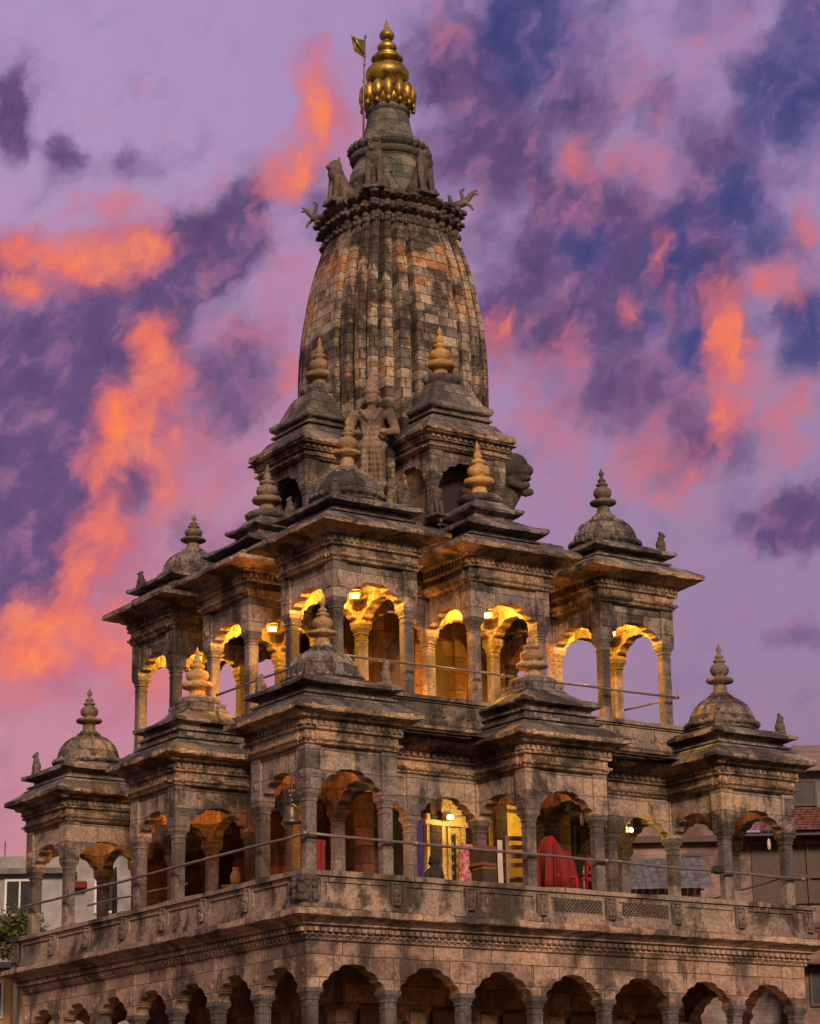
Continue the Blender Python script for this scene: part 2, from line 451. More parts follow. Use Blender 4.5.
M['spire'] = stone('spire_blocks', [(0.08, (0.055, 0.046, 0.04)), (0.28, (0.17, 0.135, 0.105)), (0.45, (0.31, 0.24, 0.18)), (0.62, (0.42, 0.33, 0.24)), (0.70, (0.48, 0.385, 0.28)), (0.78, (0.44, 0.255, 0.12)), (0.95, (0.40, 0.19, 0.085))], 0.40, 0.21, mortar=0.006, stain=0.85, streak=0.3, jointdark=0.8, bump=1.0, blockvar=0.5, wob=0.02, zbands=[(10.5, -0.06), (11.6, -0.02), (12.3, -0.16), (12.9, 0.04), (13.4, 0.14), (13.9, 0.32), (14.25, 0.24), (14.4, -0.2), (15.0, -0.25)])
M['sculpture'] = stone('sculpture_stone', [(0.2, (0.06, 0.05, 0.045)), (0.5, (0.125, 0.10, 0.088)), (0.85, (0.22, 0.165, 0.13))], 5.0, 5.0, stain=0.55, mortar=0.0, jointdark=0.0, fine=0.6)
M['sculpture_tan'] = stone('tan_sculpture_stone', [(0.2, (0.13, 0.095, 0.07)), (0.5, (0.235, 0.165, 0.115)), (0.85, (0.36, 0.25, 0.165))], 5.0, 5.0, stain=0.45, mortar=0.0, jointdark=0.0, fine=0.6)
M['drum'] = stone('greened_drum_stone', [(0.2, (0.075, 0.08, 0.066)), (0.5, (0.135, 0.14, 0.115)), (0.85, (0.23, 0.195, 0.15))], 0.5, 0.3, stain=0.65, lichen=0.3, staincol=(0.028, 0.042, 0.036))
M['finial_grey'] = stone('finial_stone', [(0.2, (0.13, 0.105, 0.08)), (0.5, (0.22, 0.17, 0.12)), (0.85, (0.30, 0.22, 0.14))], 5, 5, stain=0.5, mortar=0.0, jointdark=0.0)
M['finial_ochre'] = stone('ochre_painted_finial', [(0.2, (0.34, 0.20, 0.065)), (0.5, (0.50, 0.30, 0.095)), (0.85, (0.58, 0.36, 0.14))], 5, 5, stain=0.3, mortar=0.0, jointdark=0.0, staincol=(0.12, 0.075, 0.04))
M['finial_terracotta'] = stone('terracotta_finial', [(0.2, (0.24, 0.15, 0.08)), (0.5, (0.36, 0.235, 0.12)), (0.85, (0.45, 0.30, 0.16))], 5, 5, stain=0.4, mortar=0.0, jointdark=0.0, staincol=(0.10, 0.065, 0.045))
M['gold'] = plain('gilded_copper', (0.48, 0.32, 0.06), 0.45, 0.3, 4.0, 0.8, 0.3, col2=(0.15, 0.105, 0.03))
M['core'] = stone('dark_inner_wall', [(0.2, (0.04, 0.022, 0.016)), (0.5, (0.09, 0.05, 0.033)), (0.85, (0.16, 0.085, 0.05))], 0.7, 0.33, stain=0.6)  # dark red-brown stone of the inner and rear walls
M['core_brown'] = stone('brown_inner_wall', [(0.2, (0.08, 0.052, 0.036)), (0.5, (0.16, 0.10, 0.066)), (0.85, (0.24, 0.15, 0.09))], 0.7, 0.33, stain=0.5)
M['void'] = plain('opening_shade', (0.020, 0.014, 0.012), 0.8, 0.3)  # near-black paint standing for the shade inside openings and holes
M['wood'] = plain('brown_wood', (0.16, 0.065, 0.03), 0.5, 0.35, 9)
M['darkwood'] = plain('dark_wood', (0.045, 0.025, 0.018), 0.6, 0.35, 9)
M['tin'] = plain('rusty_tin', (0.055, 0.045, 0.042), 0.6, 0.5, 5, 0.3, col2=(0.10, 0.07, 0.055))
M['iron'] = plain('painted_iron_pipe', (0.17, 0.14, 0.135), 0.45, 0.3, 7, 0.4)
M['bronze'] = plain('old_bronze', (0.11, 0.09, 0.055), 0.45, 0.35, 9, 0.7)
M['brass'] = plain('brass_repousse', (0.66, 0.47, 0.17), 0.42, 0.5, 26, 0.35, 0.9, col2=(0.40, 0.26, 0.08))
M['yellowpaint'] = plain('yellow_paint', (0.62, 0.42, 0.07), 0.7, 0.25, 5)
M['red'] = plain('red_cloth', (0.15, 0.005, 0.006), 0.8, 0.2, 8)
M['redpaint'] = plain('red_painted_wood', (0.30, 0.015, 0.015), 0.6, 0.3, 8)
M['purple'] = plain('purple_cloth', (0.05, 0.022, 0.13), 0.8, 0.25, 7)
M['bluecloth'] = plain('dark_blue_cloth', (0.012, 0.025, 0.05), 0.85, 0.3, 7)
M['black'] = plain('dark_coat', (0.018, 0.015, 0.016), 0.85, 0.3, 9)
M['skin'] = plain('skin', (0.30, 0.16, 0.10), 0.6, 0.1, 9)
M['white'] = plain('white_cloth', (0.42, 0.38, 0.35), 0.8, 0.15, 5)
M['pattern'] = plain('patterned_pink_cloth', (0.26, 0.03, 0.045), 0.85, 0.2, 16, col2=(0.46, 0.26, 0.24))
M['plaster_white'] = plain('grey_white_plaster', (0.24, 0.23, 0.235), 0.9, 0.35, 1.2)
M['plaster_yellow'] = plain('yellow_plaster', (0.44, 0.32, 0.14), 0.9, 0.25, 1.0)
M['concrete'] = plain('old_concrete', (0.12, 0.115, 0.12), 0.9, 0.4, 2.0)
M['glass'] = plain('dark_window_glass', (0.02, 0.024, 0.03), 0.35, 0.3, 2.0, bump=0, spec=0.15)
M['window_white'] = plain('white_window_frame', (0.55, 0.53, 0.53), 0.6, 0.15, 4)
M['brick'] = brick_wall('pink_brick', (0.19, 0.10, 0.085), (0.27, 0.155, 0.135), (0.20, 0.15, 0.14))
M['brickpale'] = brick_wall('limewashed_brick', (0.20, 0.16, 0.148), (0.13, 0.095, 0.086), (0.17, 0.14, 0.13))
M['brickdark'] = brick_wall('dark_brick', (0.17, 0.10, 0.085), (0.25, 0.15, 0.12), (0.20, 0.15, 0.13))
M['tile'] = plain('red_clay_tiles', (0.13, 0.045, 0.036), 0.85, 0.7, 5)
M['slate'] = plain('grey_tiles', (0.095, 0.095, 0.105), 0.75, 0.6, 5)
M['pave'] = stone('paving_stone', [(0.2, (0.06, 0.045, 0.036)), (0.5, (0.10, 0.075, 0.06)), (0.85, (0.15, 0.11, 0.085))], 0.9, 0.9, stain=0.3)
M['leaf'] = plain('leaf_green', (0.055, 0.075, 0.022), 0.7, 0.5, 1.6, col2=(0.095, 0.10, 0.03))
M['bark'] = plain('bark', (0.08, 0.06, 0.045), 0.9, 0.3, 6)


# ------------------------------------------------------------------ mesh builder
class MB:
    def __init__(self):
        self.v = []
        self.f = []
        self.sm = []

    def add(self, vs_, fs, smooth=False):
        o = len(self.v)
        self.v.extend(vs_)
        for f in fs:
            self.f.append(tuple(i + o for i in f))
            self.sm.append(smooth)

    def box(self, x0, x1, y0, y1, z0, z1, rz=0.0, piv=None, bev=0.0):
        vs_ = [(x, y, z) for z in (z0, z1) for x, y in ((x0, y0), (x1, y0), (x1, y1), (x0, y1))]
        if bev:
            b = bev
            self.loft([[(x0 + b, y0 + b), (x1 - b, y0 + b), (x1 - b, y1 - b), (x0 + b, y1 - b)],
                       [(x0, y0), (x1, y0), (x1, y1), (x0, y1)], [(x0, y0), (x1, y0), (x1, y1), (x0, y1)],
                       [(x0 + b, y0 + b), (x1 - b, y0 + b), (x1 - b, y1 - b), (x0 + b, y1 - b)]], [z0, z0 + b, z1 - b, z1])
            return
        if rz:
            px, py = piv or ((x0 + x1) / 2, (y0 + y1) / 2)
            vs_ = [(px + (x - px) * cos(rz) - (y - py) * sin(rz), py + (x - px) * sin(rz) + (y - py) * cos(rz), z) for x, y, z in vs_]
        self.add(vs_, [(3, 2, 1, 0), (4, 5, 6, 7), (0, 1, 5, 4), (1, 2, 6, 5), (2, 3, 7, 6), (3, 0, 4, 7)])

    def loft(self, rings, zs, caps=True, smooth=False):
        n = len(rings[0])
        vs_ = []
        for k, (r, z) in enumerate(zip(rings, zs)):
            for p in r:
                vs_.append((p[0], p[1], (p[2] if len(p) > 2 else 0.0) + z))
        fs = []
        for k in range(len(rings) - 1):
            for i in range(n):
                j = (i + 1) % n
                fs.append((k * n + i, k * n + j, (k + 1) * n + j, (k + 1) * n + i))
        if caps:
            fs.append(tuple(range(n - 1, -1, -1)))
            fs.append(tuple((len(rings) - 1) * n + i for i in range(n)))
        self.add(vs_, fs, smooth)

    def lathe(self, cx, cy, prof, n=24, z0=0.0, lobes=0, lobeamp=0.0, smooth=True):
        rings, zs = [], []
        for p in prof:
            r, z = p[0], p[1]
            la = (p[2] if len(p) > 2 else 0.0)
            ring = []
            for i in range(n):
                a = 2 * pi * i / n
                rr = r * (1 + la * abs(cos(lobes * a / 2)) - la * 0.5) if la else r
                ring.append((cx + rr * cos(a), cy + rr * sin(a)))
            rings.append(ring)
            zs.append(z + z0)
        self.loft(rings, zs, True, smooth)

    def tube(self, pts, r, n=8, smooth=True):
        pts = [Vector(p) for p in pts]
        vs_, fs = [], []
        for k, p in enumerate(pts):
            d = (pts[min(k + 1, len(pts) - 1)] - pts[max(k - 1, 0)]).normalized()
            a = d.cross(Vector((0, 0, 1)))
            if a.length < 1e-3:
                a = d.cross(Vector((0, 1, 0)))
            a.normalize()
            b = d.cross(a)
            rr = r[k] if isinstance(r, (list, tuple)) else r
            for i in range(n):
                t = 2 * pi * i / n
                q = p + rr * (cos(t) * a + sin(t) * b)
                vs_.append(tuple(q))
        for k in range(len(pts) - 1):
            for i in range(n):
                j = (i + 1) % n
                fs.append((k * n + i, k * n + j, (k + 1) * n + j, (k + 1) * n + i))
        fs.append(tuple(range(n - 1, -1, -1)))
        fs.append(tuple((len(pts) - 1) * n + i for i in range(n)))
        self.add(vs_, fs, smooth)

    def ell(self, c, r, rot=None, nu=14, nv=9):
        vs_, fs = [], []
        R = rot.to_3x3() if rot is not None else None
        c = Vector(c)
        for j in range(nv + 1):
            ph = -pi / 2 + pi * j / nv
            for i in range(nu):
                a = 2 * pi * i / nu
                p = Vector((r[0] * cos(ph) * cos(a), r[1] * cos(ph) * sin(a), r[2] * sin(ph)))
                if R:
                    p = R @ p
                vs_.append(tuple(c + p))
        for j in range(nv):
            for i in range(nu):
                k = (i + 1) % nu
                fs.append((j * nu + i, j * nu + k, (j + 1) * nu + k, (j + 1) * nu + i))
        self.add(vs_, fs, True)

    def cap(self, p0, p1, r0, r1, n=10):
        self.tube([p0, p1], [r0, r1], n)
        self.ell(p0, (r0,) * 3, None, n, 6)
        self.ell(p1, (r1,) * 3, None, n, 6)

    def rings_square(self, cx, cy, prof, seg=6, c=0.0, p=0.0, sides=None):
        """sweep of a square plan: prof rows are (half, z, jitter, corner lift)"""
        rings, zs = [], []
        for row in prof:
            h, z = row[0], row[1]
            jit = row[2] if len(row) > 2 else 0.0
            lift = row[3] if len(row) > 3 else 0.0
            side = []
            if p:
                k = h * c
                ts = [(-h, 0), (-k - 1e-3, 0), (-k, p)] + [(-k + 2 * k * i / seg, p) for i in range(1, seg)] + [(k, p), (k + 1e-3, 0)]
            else:
                ts = [(-h + 2 * h * i / seg, 0) for i in range(seg)]
            ring = []
            for s_ in range(4):
                for t_, off in ts:
                    x, y = t_, -(h + off)
                    for _ in range(s_):
                        x, y = -y, x
                    dz = lift * (min(abs(x), abs(y)) / max(h, 1e-6)) ** 6 + (random.uniform(-jit, jit) if jit else 0)
                    jx = random.uniform(-jit, jit) * 0.6 if jit else 0
                    jy = random.uniform(-jit, jit) * 0.6 if jit else 0
                    ring.append((cx + x + jx, cy + y + jy, dz))
            rings.append(ring)
            zs.append(z)
        self.loft(rings, zs)

    def build(self, name, mat, parent=None, loc=(0, 0, 0), rz=0.0):
        me = bpy.data.meshes.new(name)
        me.from_pydata([tuple(q) for q in self.v], [], self.f)
        me.polygons.foreach_set('use_smooth', self.sm)
        me.materials.append(mat)
        me.update()
        o = bpy.data.objects.new(name, me)
        COL.objects.link(o)
        if parent:
            o.parent = parent
        o.location = loc
        o.rotation_euler = (0, 0, rz)
        return o


def tag(o, label=None, cat=None, group=None, kind=None):
    if label:
        o['label'] = label
    if cat:
        o['category'] = cat
    if group:
        o['group'] = group
    if kind:
        o['kind'] = kind
    return o


def empty(name, loc=(0, 0, 0), rz=0.0, parent=None):
    o = bpy.data.objects.new(name, None)
    o.empty_display_size = 0.2
    COL.objects.link(o)
    o.location = loc
    o.rotation_euler = (0, 0, rz)
    if parent:
        o.parent = parent
    return o


def copy_tree(o, parent=None):
    c_ = o.copy()
    COL.objects.link(c_)
    c_.parent = parent
    for ch in list(o.children):
        copy_tree(ch, c_)
    return c_


def sculpt(mb, name, mat, parent=None, loc=(0, 0, 0), rz=0.0, voxel=0.02, scale=1.0):
    """joined lumps fused into one continuous carved surface"""
    o = mb.build(name, mat, parent, loc, rz)
    o.scale = (scale,) * 3
    md = o.modifiers.new('fuse', 'REMESH')
    md.mode = 'VOXEL'
    md.voxel_size = voxel
    md.use_smooth_shade = True
    sm = o.modifiers.new('soft', 'SMOOTH')
    sm.factor = 0.5
    sm.iterations = 1
    return o


# ------------------------------------------------------------------ architectural pieces
def lobed_arch(clear, rise, n=7):
    nodes = [(0, 0), (0.10, 0.34), (0.27, 0.72), (0.5, 1.0)]
    bul = [0.022, 0.030, 0.0]
    half = []
    for k in range(3):
        (x0, y0), (x1, y1) = nodes[k], nodes[k + 1]
        x0, x1, y0, y1 = x0 * clear, x1 * clear, y0 * rise, y1 * rise
        dx, dy = x1 - x0, y1 - y0
        ln = sqrt(dx * dx + dy * dy)
        nx, ny = -dy / ln, dx / ln
        for i in range(n):
            t = i / n
            b = bul[k] * 1.4 * sin(pi * t)
            if k == 2:
                b = 0.05 * sin(pi * t) * (1 - t) * 1.6
            half.append((x0 + dx * t + nx * b, y0 + dy * t + ny * b))
    half.append((0.5 * clear, rise))
    out = []
    mx = -1
    for x, y in half:
        x = max(x, mx + 1e-4, 0.0)
        mx = x
        out.append((x, y))
    return out + [(clear - x, y) for x, y in reversed(out[:-1])]


def arch_panel(mb, a, b, z0, rise, z1, thick=0.21, inset=0.115):
    a, b = Vector((*a, 0)), Vector((*b, 0))
    L_ = (b - a).length
    d = (b - a) / L_
    nrm = Vector((d.y, -d.x, 0))
    pts = [(0.0, 0.0)] + [(inset + x, y) for x, y in lobed_arch(L_ - 2 * inset, rise)] + [(L_, 0.0)]
    n = len(pts)
    vs_ = []
    for sgn in (0.5, -0.5):
        for u, w in pts:
            q = a + d * u + nrm * thick * sgn
            vs_.append((q.x, q.y, z0 + w))
        for u, w in pts:
            q = a + d * u + nrm * thick * sgn
            vs_.append((q.x, q.y, z1))
    fs = []
    for i in range(n - 1):
        fs.append((i, i + 1, n + i + 1, n + i))
        fs.append((2 * n + i + 1, 2 * n + i, 3 * n + i, 3 * n + i + 1))
        fs.append((i + 1, i, 2 * n + i, 2 * n + i + 1))
        fs.append((n + i, n + i + 1, 3 * n + i + 1, 3 * n + i))
    fs.append((0, n, 3 * n, 2 * n))
    fs.append((2 * n - 1, n - 1, 3 * n - 1, 4 * n - 1))
    mb.add(vs_, fs)
    # a slim raised moulding that follows the arch on the outer face
    for sgn in (0.5, -0.5):
        for k in range(len(pts) - 3):
            pass


def cham(h, c_=0.35):
    k = h * (1 - c_)
    return [(h, -k), (h, k), (k, h), (-k, h), (-h, k), (-h, -k), (-k, -h), (k, -h)]


def column_mesh(H, w=0.105):
    mb = MB()
    rows = [(1.25, 0.0, 0), (1.25, 0.0, 0.12), (1.12, 0.1, 0.14), (1.0, 0.22, 0.20), (0.97, 0.24, 0.30), (0.95, 0.24, H - 0.30), (1.04, 0.24, H - 0.295), (1.04, 0.24, H - 0.275), (0.94, 0.24, H - 0.265), (0.94, 0.24, H - 0.20), (1.08, 0.24, H - 0.19), (1.10, 0.22, H - 0.165), (1.0, 0.22, H - 0.15), (1.16, 0.16, H - 0.11), (1.34, 0.08, H - 0.075), (1.38, 0.02, H - 0.07), (1.38, 0.02, H)]
    mb.loft([cham(w * a, max(c_, 0.01)) for a, c_, z in rows], [z for a, c_, z in rows])
    return mb


def dentils(mb, cx, cy, half, z0, z1, depth, n, gap=0.45, kind='box'):
    """a row of small carved blocks / beads round the four sides"""
    st = 2 * half / n
    for s_ in range(4):
        for i in range(n):
            t0 = -half + st * (i + gap / 2)
            t1 = -half + st * (i + 1 - gap / 2)
            pts = []
            h0 = half
            if kind == 'petal':
                prof = [((t0 + t1) / 2, -(h0 + depth), z0), (t0, -(h0 - 0.01), z0 + 0.01), (t1, -(h0 - 0.01), z0 + 0.01), (t0, -(h0 + depth * 0.3), z1), (t1, -(h0 + depth * 0.3), z1), ((t0 + t1) / 2, -(h0 + depth * 1.1), z1 - 0.01)]
                fs = [(0, 1, 3, 5), (2, 0, 5, 4), (0, 2, 1), (3, 4, 5)]
            else:
                prof = [(t0, -(h0 + depth), z0), (t1, -(h0 + depth), z0), (t1, -(h0 + depth), z1), (t0, -(h0 + depth), z1), (t0, -h0 + 0.02, z0), (t1, -h0 + 0.02, z0), (t1, -h0 + 0.02, z1), (t0, -h0 + 0.02, z1)]
                fs = [(0, 1, 2, 3), (4, 0, 3, 7), (1, 5, 6, 2), (3, 2, 6, 7), (0, 4, 5, 1)]
            for x, y, z in prof:
                for _ in range(s_):
                    x, y = -y, x
                pts.append((cx + x, cy + y, z))
            mb.add(pts, fs)


def entablature(mb, cx, cy, f, z0, z1, over, seg, ndent, ceil=True, p=0.0, c=0.8):
    """mouldings that flare from the beam face (half extent f) at z0 to the eave edge (f+over) at z1"""
    H = z1 - z0
    prof = [(f - 0.26, z0 + 0.0), (f + 0.012, z0 + 0.0), (f + 0.05, z0 + 0.02), (f + 0.06, z0 + 0.10 * H), (f + 0.105, z0 + 0.15 * H), (f + 0.11, z0 + 0.21 * H, 0.004), (f + 0.05, z0 + 0.25 * H), (f + 0.045, z0 + 0.42 * H), (f + 0.10, z0 + 0.46 * H), (f + 0.11, z0 + 0.52 * H), (f + 0.085, z0 + 0.54 * H), (f + 0.09, z0 + 0.72 * H), (f + 0.20, z0 + 0.78 * H), (f + 0.21, z0 + 0.82 * H), (f + 0.6 * over, z0 + 0.875 * H), (f + over - 0.01, z0 + 0.93 * H, 0.014, 0.03), (f + over, z0 + 0.945 * H, 0.018, 0.03), (f + over, z0 + 1.0 * H + 0.035, 0.018, 0.03)]
    mb.rings_square(cx, cy, prof, seg, c, p)
    dentils(mb, cx, cy, f + 0.088, z0 + 0.565 * H, z0 + 0.70 * H, 0.055, ndent, 0.4)
    dentils(mb, cx, cy, f + 0.055, z0 + 0.105 * H, z0 + 0.20 * H, 0.065, int(ndent * 1.2), 0.35, 'petal')


def finial_profile(R=0.27, H=1.0, style=0):
    if style == 0:
        rows = [(0.70, 0.0), (0.66, 0.04), (0.50, 0.07), (0.44, 0.20), (0.50, 0.225), (0.92, 0.245), (1.0, 0.275), (0.94, 0.31), (0.50, 0.33), (0.40, 0.345), (0.40, 0.375), (0.58, 0.40), (0.68, 0.46), (0.66, 0.52), (0.50, 0.575), (0.28, 0.60), (0.26, 0.615), (0.42, 0.63), (0.46, 0.65), (0.40, 0.67), (0.20, 0.685), (0.20, 0.70), (0.30, 0.72), (0.32, 0.74), (0.20, 0.77), (0.13, 0.79), (0.12, 0.83), (0.20, 0.86), (0.20, 0.89), (0.10, 0.94), (0.01, 1.0)]
    else:
        rows = [(0.78, 0.0), (0.70, 0.035), (0.52, 0.06), (0.48, 0.16), (0.56, 0.18), (0.94, 0.20), (1.0, 0.245), (0.94, 0.29), (0.56, 0.31), (0.46, 0.325), (0.48, 0.345), (0.66, 0.37), (0.74, 0.43), (0.68, 0.50), (0.46, 0.54), (0.32, 0.555), (0.32, 0.57), (0.46, 0.585), (0.50, 0.61), (0.44, 0.64), (0.24, 0.66), (0.22, 0.675), (0.28, 0.69), (0.29, 0.71), (0.20, 0.80), (0.10, 0.83), (0.17, 0.86), (0.18, 0.885), (0.09, 0.93), (0.01, 1.0)]
    return [(r * R, z * H) for r, z in rows]


MESHCACHE = {}


def inst(key, maker, name, mat, parent, loc=(0, 0, 0), rz=0.0):
    """first use builds the mesh, later uses share its data"""
    k = (key, mat.name)
    if k in MESHCACHE:
        o = bpy.data.objects.new(name, MESHCACHE[k])
        COL.objects.link(o)
        o.parent = parent
        o.location = loc
        o.rotation_euler = (0, 0, rz)
        return o
    o = maker().build(name, mat, parent, loc, rz)
    MESHCACHE[k] = o.data
    return o


def corner_figure():
    mb = MB()
    mb.box(-0.085, 0.085, -0.085, 0.085, 0, 0.06)
    mb.ell((0, 0.0, 0.13), (0.085, 0.085, 0.10))
    mb.ell((0, -0.02, 0.23), (0.065, 0.065, 0.085))
    mb.ell((0, -0.035, 0.315), (0.05, 0.055, 0.05))
    mb.ell((0.0, -0.08, 0.30), (0.028, 0.035, 0.025))
    mb.ell((0.05, -0.05, 0.12), (0.03, 0.04, 0.085))
    mb.ell((-0.05, -0.05, 0.12), (0.03, 0.04, 0.085))
    mb.ell((0, 0, 0.36), (0.028, 0.028, 0.035))
    return mb


LV = {  # floor, arch spring, arch apex, beam top, eave, overhang past the column line
    1: (0.0, 1.97, 2.37, 2.71, 3.27, 0.50),
    2: (3.58, 5.76, 6.12, 6.42, 7.04, 0.62),
}


def pavilion(temple, i, j, lev, kind, label, fin_mat, fin_h=1.0, dz=0.0, roof_mat='roof', corn='cornice'):
    cx, cy = (i + 0.5) * S, (j + 0.5) * S
    fl, spr, apx, bt, ev, over = LV[lev]
    hb = S / 2
    # the pavilion's own mesh: its four arched beams
    mb = MB()
    cs = [(-hb, -hb), (hb, -hb), (hb, hb), (-hb, hb)]
    for k in range(4):
        arch_panel(mb, cs[k], cs[(k + 1) % 4], spr, apx - spr, bt)
    for x, y in cs:
        mb.box(x - 0.15, x + 0.15, y - 0.15, y + 0.15, spr + 0.003, bt - 0.003)
        for dx, dy in ((0, -1), (-1, 0), (1, 0), (0, 1)):      # carved rosette blocks
            r = 0.075
            z = spr + 0.28
            if dx:
                mb.box(x + dx * 0.145, x + dx * 0.165, y - r, y + r, z - r, z + r)
                mb.ell((x + dx * 0.165, y, z), (0.02, 0.05, 0.05), None, 8, 5)
            else:
                mb.box(x - r, x + r, y + dy * 0.145 if dy > 0 else y - 0.165, y + 0.165 if dy > 0 else y - 0.145, z - r, z + r)
                mb.ell((x, y + dy * 0.165, z), (0.05, 0.02, 0.05), None, 8, 5)
    key = (lev,)
    pv = inst(('beam', lev), lambda: mb, 'pavilion', M['stone'], temple, (cx, cy, 0))
    tag(pv, label)
    for x, y in cs:
        inst(('col', lev), lambda: column_mesh(spr - fl), 'column', M['column'], pv, (x, y, fl))

    def mk_ent():
        e = MB()
        entablature(e, 0, 0, hb + 0.125, bt, ev, over - 0.125, 11, 17, p=0.028, c=0.80)
        return e
    inst(('ent', lev), mk_ent, 'cornice', M[corn], pv)
    e0 = hb + over
    if kind == 'dome':
        def mk_roof():
            r = MB()
            t = ev + 0.03
            r.rings_square(0, 0, [(e0 - 0.012, t - 0.02, 0.006, 0.03), (e0 - 0.014, t + 0.015, 0.010, 0.04), (e0 - 0.22, t + 0.17), (hb + 0.20, t + 0.25), (hb + 0.13, t + 0.252), (hb + 0.13, t + 0.285), (hb + 0.17, t + 0.29), (hb + 0.17, t + 0.33), (hb + 0.06, t + 0.34), (hb + 0.06, t + 0.43), (hb + 0.24, t + 0.455, 0.006, 0.02), (hb + 0.26, t + 0.46, 0.008, 0.03), (hb + 0.26, t + 0.52, 0.008, 0.03), (hb + 0.08, t + 0.60), (hb + 0.06, t + 0.63), (0.3, t + 0.66)], 11)
            return r
        inst(('roofd', lev), mk_roof, 'roof', M[roof_mat], pv)
        zd = ev + 0.66
        R = 0.66

        def mk_dome():
            d = MB()
            prof = [(R + 0.02, 0.0), (R + 0.04, 0.03), (R - 0.02, 0.06), (R - 0.02, 0.08), (R + 0.035, 0.10, 0.05), (R + 0.045, 0.135, 0.05), (R + 0.0, 0.17, 0.05), (R - 0.05, 0.18)]
            for k in range(9):
                a = pi / 2 * k / 9.5
                prof.append(((R - 0.05) * cos(a) ** 0.85, 0.18 + 0.50 * sin(a) ** 1.05, 0.02))
            prof += [(0.235, 0.69), (0.24, 0.72), (0.19, 0.745), (0.16, 0.78)]
            d.lathe(0, 0, prof, 64, 0, 16)
            for k in range(12):          # ribs
                a = 2 * pi * k / 12 + pi / 12
                pts = []
                for q in range(8):
                    b = pi / 2 * q / 8.2
                    rr = (R - 0.045) * cos(b) ** 0.85
                    pts.append((rr * cos(a), rr * sin(a), 0.18 + 0.51 * sin(b) ** 1.05))
                d.tube(pts, 0.03, 6)
            for k in range(28):
                a = 2 * pi * k / 28
                d.ell(((R + 0.02) * cos(a), (R + 0.02) * sin(a), 0.135), (0.062, 0.062, 0.055), None, 8, 5)
            return d
        inst(('dome', lev), mk_dome, 'dome', M[roof_mat], pv, (0, 0, zd + dz * 0.5))
        fz, fh = zd + 0.74 + dz * 0.5, 0.96 * fin_h
        inst(('fin0',), lambda: _lathe(finial_profile(0.27, 1.0, 0), 24), 'finial', M[fin_mat], pv, (0, 0, fz)).scale = (1, 1, fh)
        q = hb + 0.02
        for k, (x, y) in enumerate(((-q, -q), (q, -q), (q, q), (-q, q))):
            inst(('cf',), corner_figure, 'corner_figure', M['sculpture'], pv, (x, y, zd - 0.03), (k - 0.5) * pi / 2 + pi / 4)
    else:
        def mk_roof():
            r = MB()
            t = ev + 0.03
            if lev == 1:
                rows = [(e0 - 0.012, t - 0.02, 0.006, 0.03), (e0 - 0.014, t + 0.015, 0.010, 0.05), (e0 - 0.2, t + 0.15, 0.006), (hb + 0.16, t + 0.26), (hb + 0.08, t + 0.262), (hb + 0.08, t + 0.30), (hb + 0.13, t + 0.31), (hb + 0.13, t + 0.35), (hb + 0.03, t + 0.36), (hb + 0.03, t + 0.46), (hb + 0.08, t + 0.47), (hb + 0.08, t + 0.51), (hb - 0.01, t + 0.52), (hb - 0.01, t + 0.60), (hb + 0.13, t + 0.625, 0.006, 0.02), (hb + 0.14, t + 0.63, 0.008, 0.04), (hb + 0.14, t + 0.67, 0.008, 0.05), (hb - 0.12, t + 0.80, 0.006), (hb - 0.30, t + 0.93, 0.005), (hb - 0.36, t + 1.02), (0.40, t + 1.05), (0.40, t + 1.11), (0.2, t + 1.13)]
            else:
                rows = [(e0 - 0.012, t - 0.02, 0.006, 0.03), (e0 - 0.014, t + 0.015, 0.010, 0.05), (e0 - 0.22, t + 0.17, 0.006), (hb + 0.14, t + 0.26), (hb + 0.05, t + 0.265), (hb + 0.05, t + 0.30), (hb + 0.09, t + 0.31), (hb + 0.09, t + 0.34), (hb - 0.02, t + 0.35), (hb - 0.02, t + 0.44), (hb + 0.18, t + 0.465, 0.006, 0.04), (hb + 0.20, t + 0.47, 0.010, 0.07), (hb + 0.19, t + 0.52, 0.010, 0.07), (hb - 0.05, t + 0.66, 0.006), (hb - 0.22, t + 0.76), (hb - 0.30, t + 0.78), (hb - 0.30, t + 0.85), (hb - 0.15, t + 0.90, 0.006, 0.03), (hb - 0.14, t + 0.94, 0.008, 0.05), (hb - 0.32, t + 1.06), (hb - 0.42, t + 1.17), (0.26, t + 1.20), (0.18, t + 1.22)]
            r.rings_square(0, 0, rows, 11)
            zt = rows[-1][1]
            r.lathe(0, 0, [(0.36, zt - 0.05), (0.42, zt), (0.43, zt + 0.06, 0.08), (0.36, zt + 0.11, 0.08), (0.30, zt + 0.13), (0.24, zt + 0.15), (0.2, zt + 0.16)], 48, 0, 16)
            return r
        inst(('roofm', lev), mk_roof, 'roof', M[roof_mat], pv)
        fz = ev + (1.13 if lev == 1 else 1.22) + 0.03 + 0.13
        fh = (1.0 if lev == 1 else 1.08) * fin_h
        inst(('fin1',), lambda: _lathe(finial_profile(0.30, 1.0, 1), 24), 'finial', M[fin_mat], pv, (0, 0, fz + dz * 0.4)).scale = (1, 1, fh)
    return pv


def _lathe(prof, n):
    mb = MB()
    mb.lathe(0, 0, prof, n)
    return mb


# ------------------------------------------------------------------ ground and distant setting
mb = MB()
mb.add([(-900, -900, G), (900, -900, G), (900, 900, G), (-900, 900, G)], [(0, 1, 2, 3)])
tag(mb.build('ground', M['pave']), kind='structure')

# ------------------------------------------------------------------ THE TEMPLE
C7 = 3.5 * S
temple = empty('stone_temple', (C7, C7, G))
tag(temple, 'tiered carved sandstone temple with domed kiosks, lit arcades and a tall gold tipped spire', 'temple')
root = empty('t', (0, 0, 0))
bpy.data.objects.remove(root)


class Off:
    """parent helper: children are given in world coordinates"""


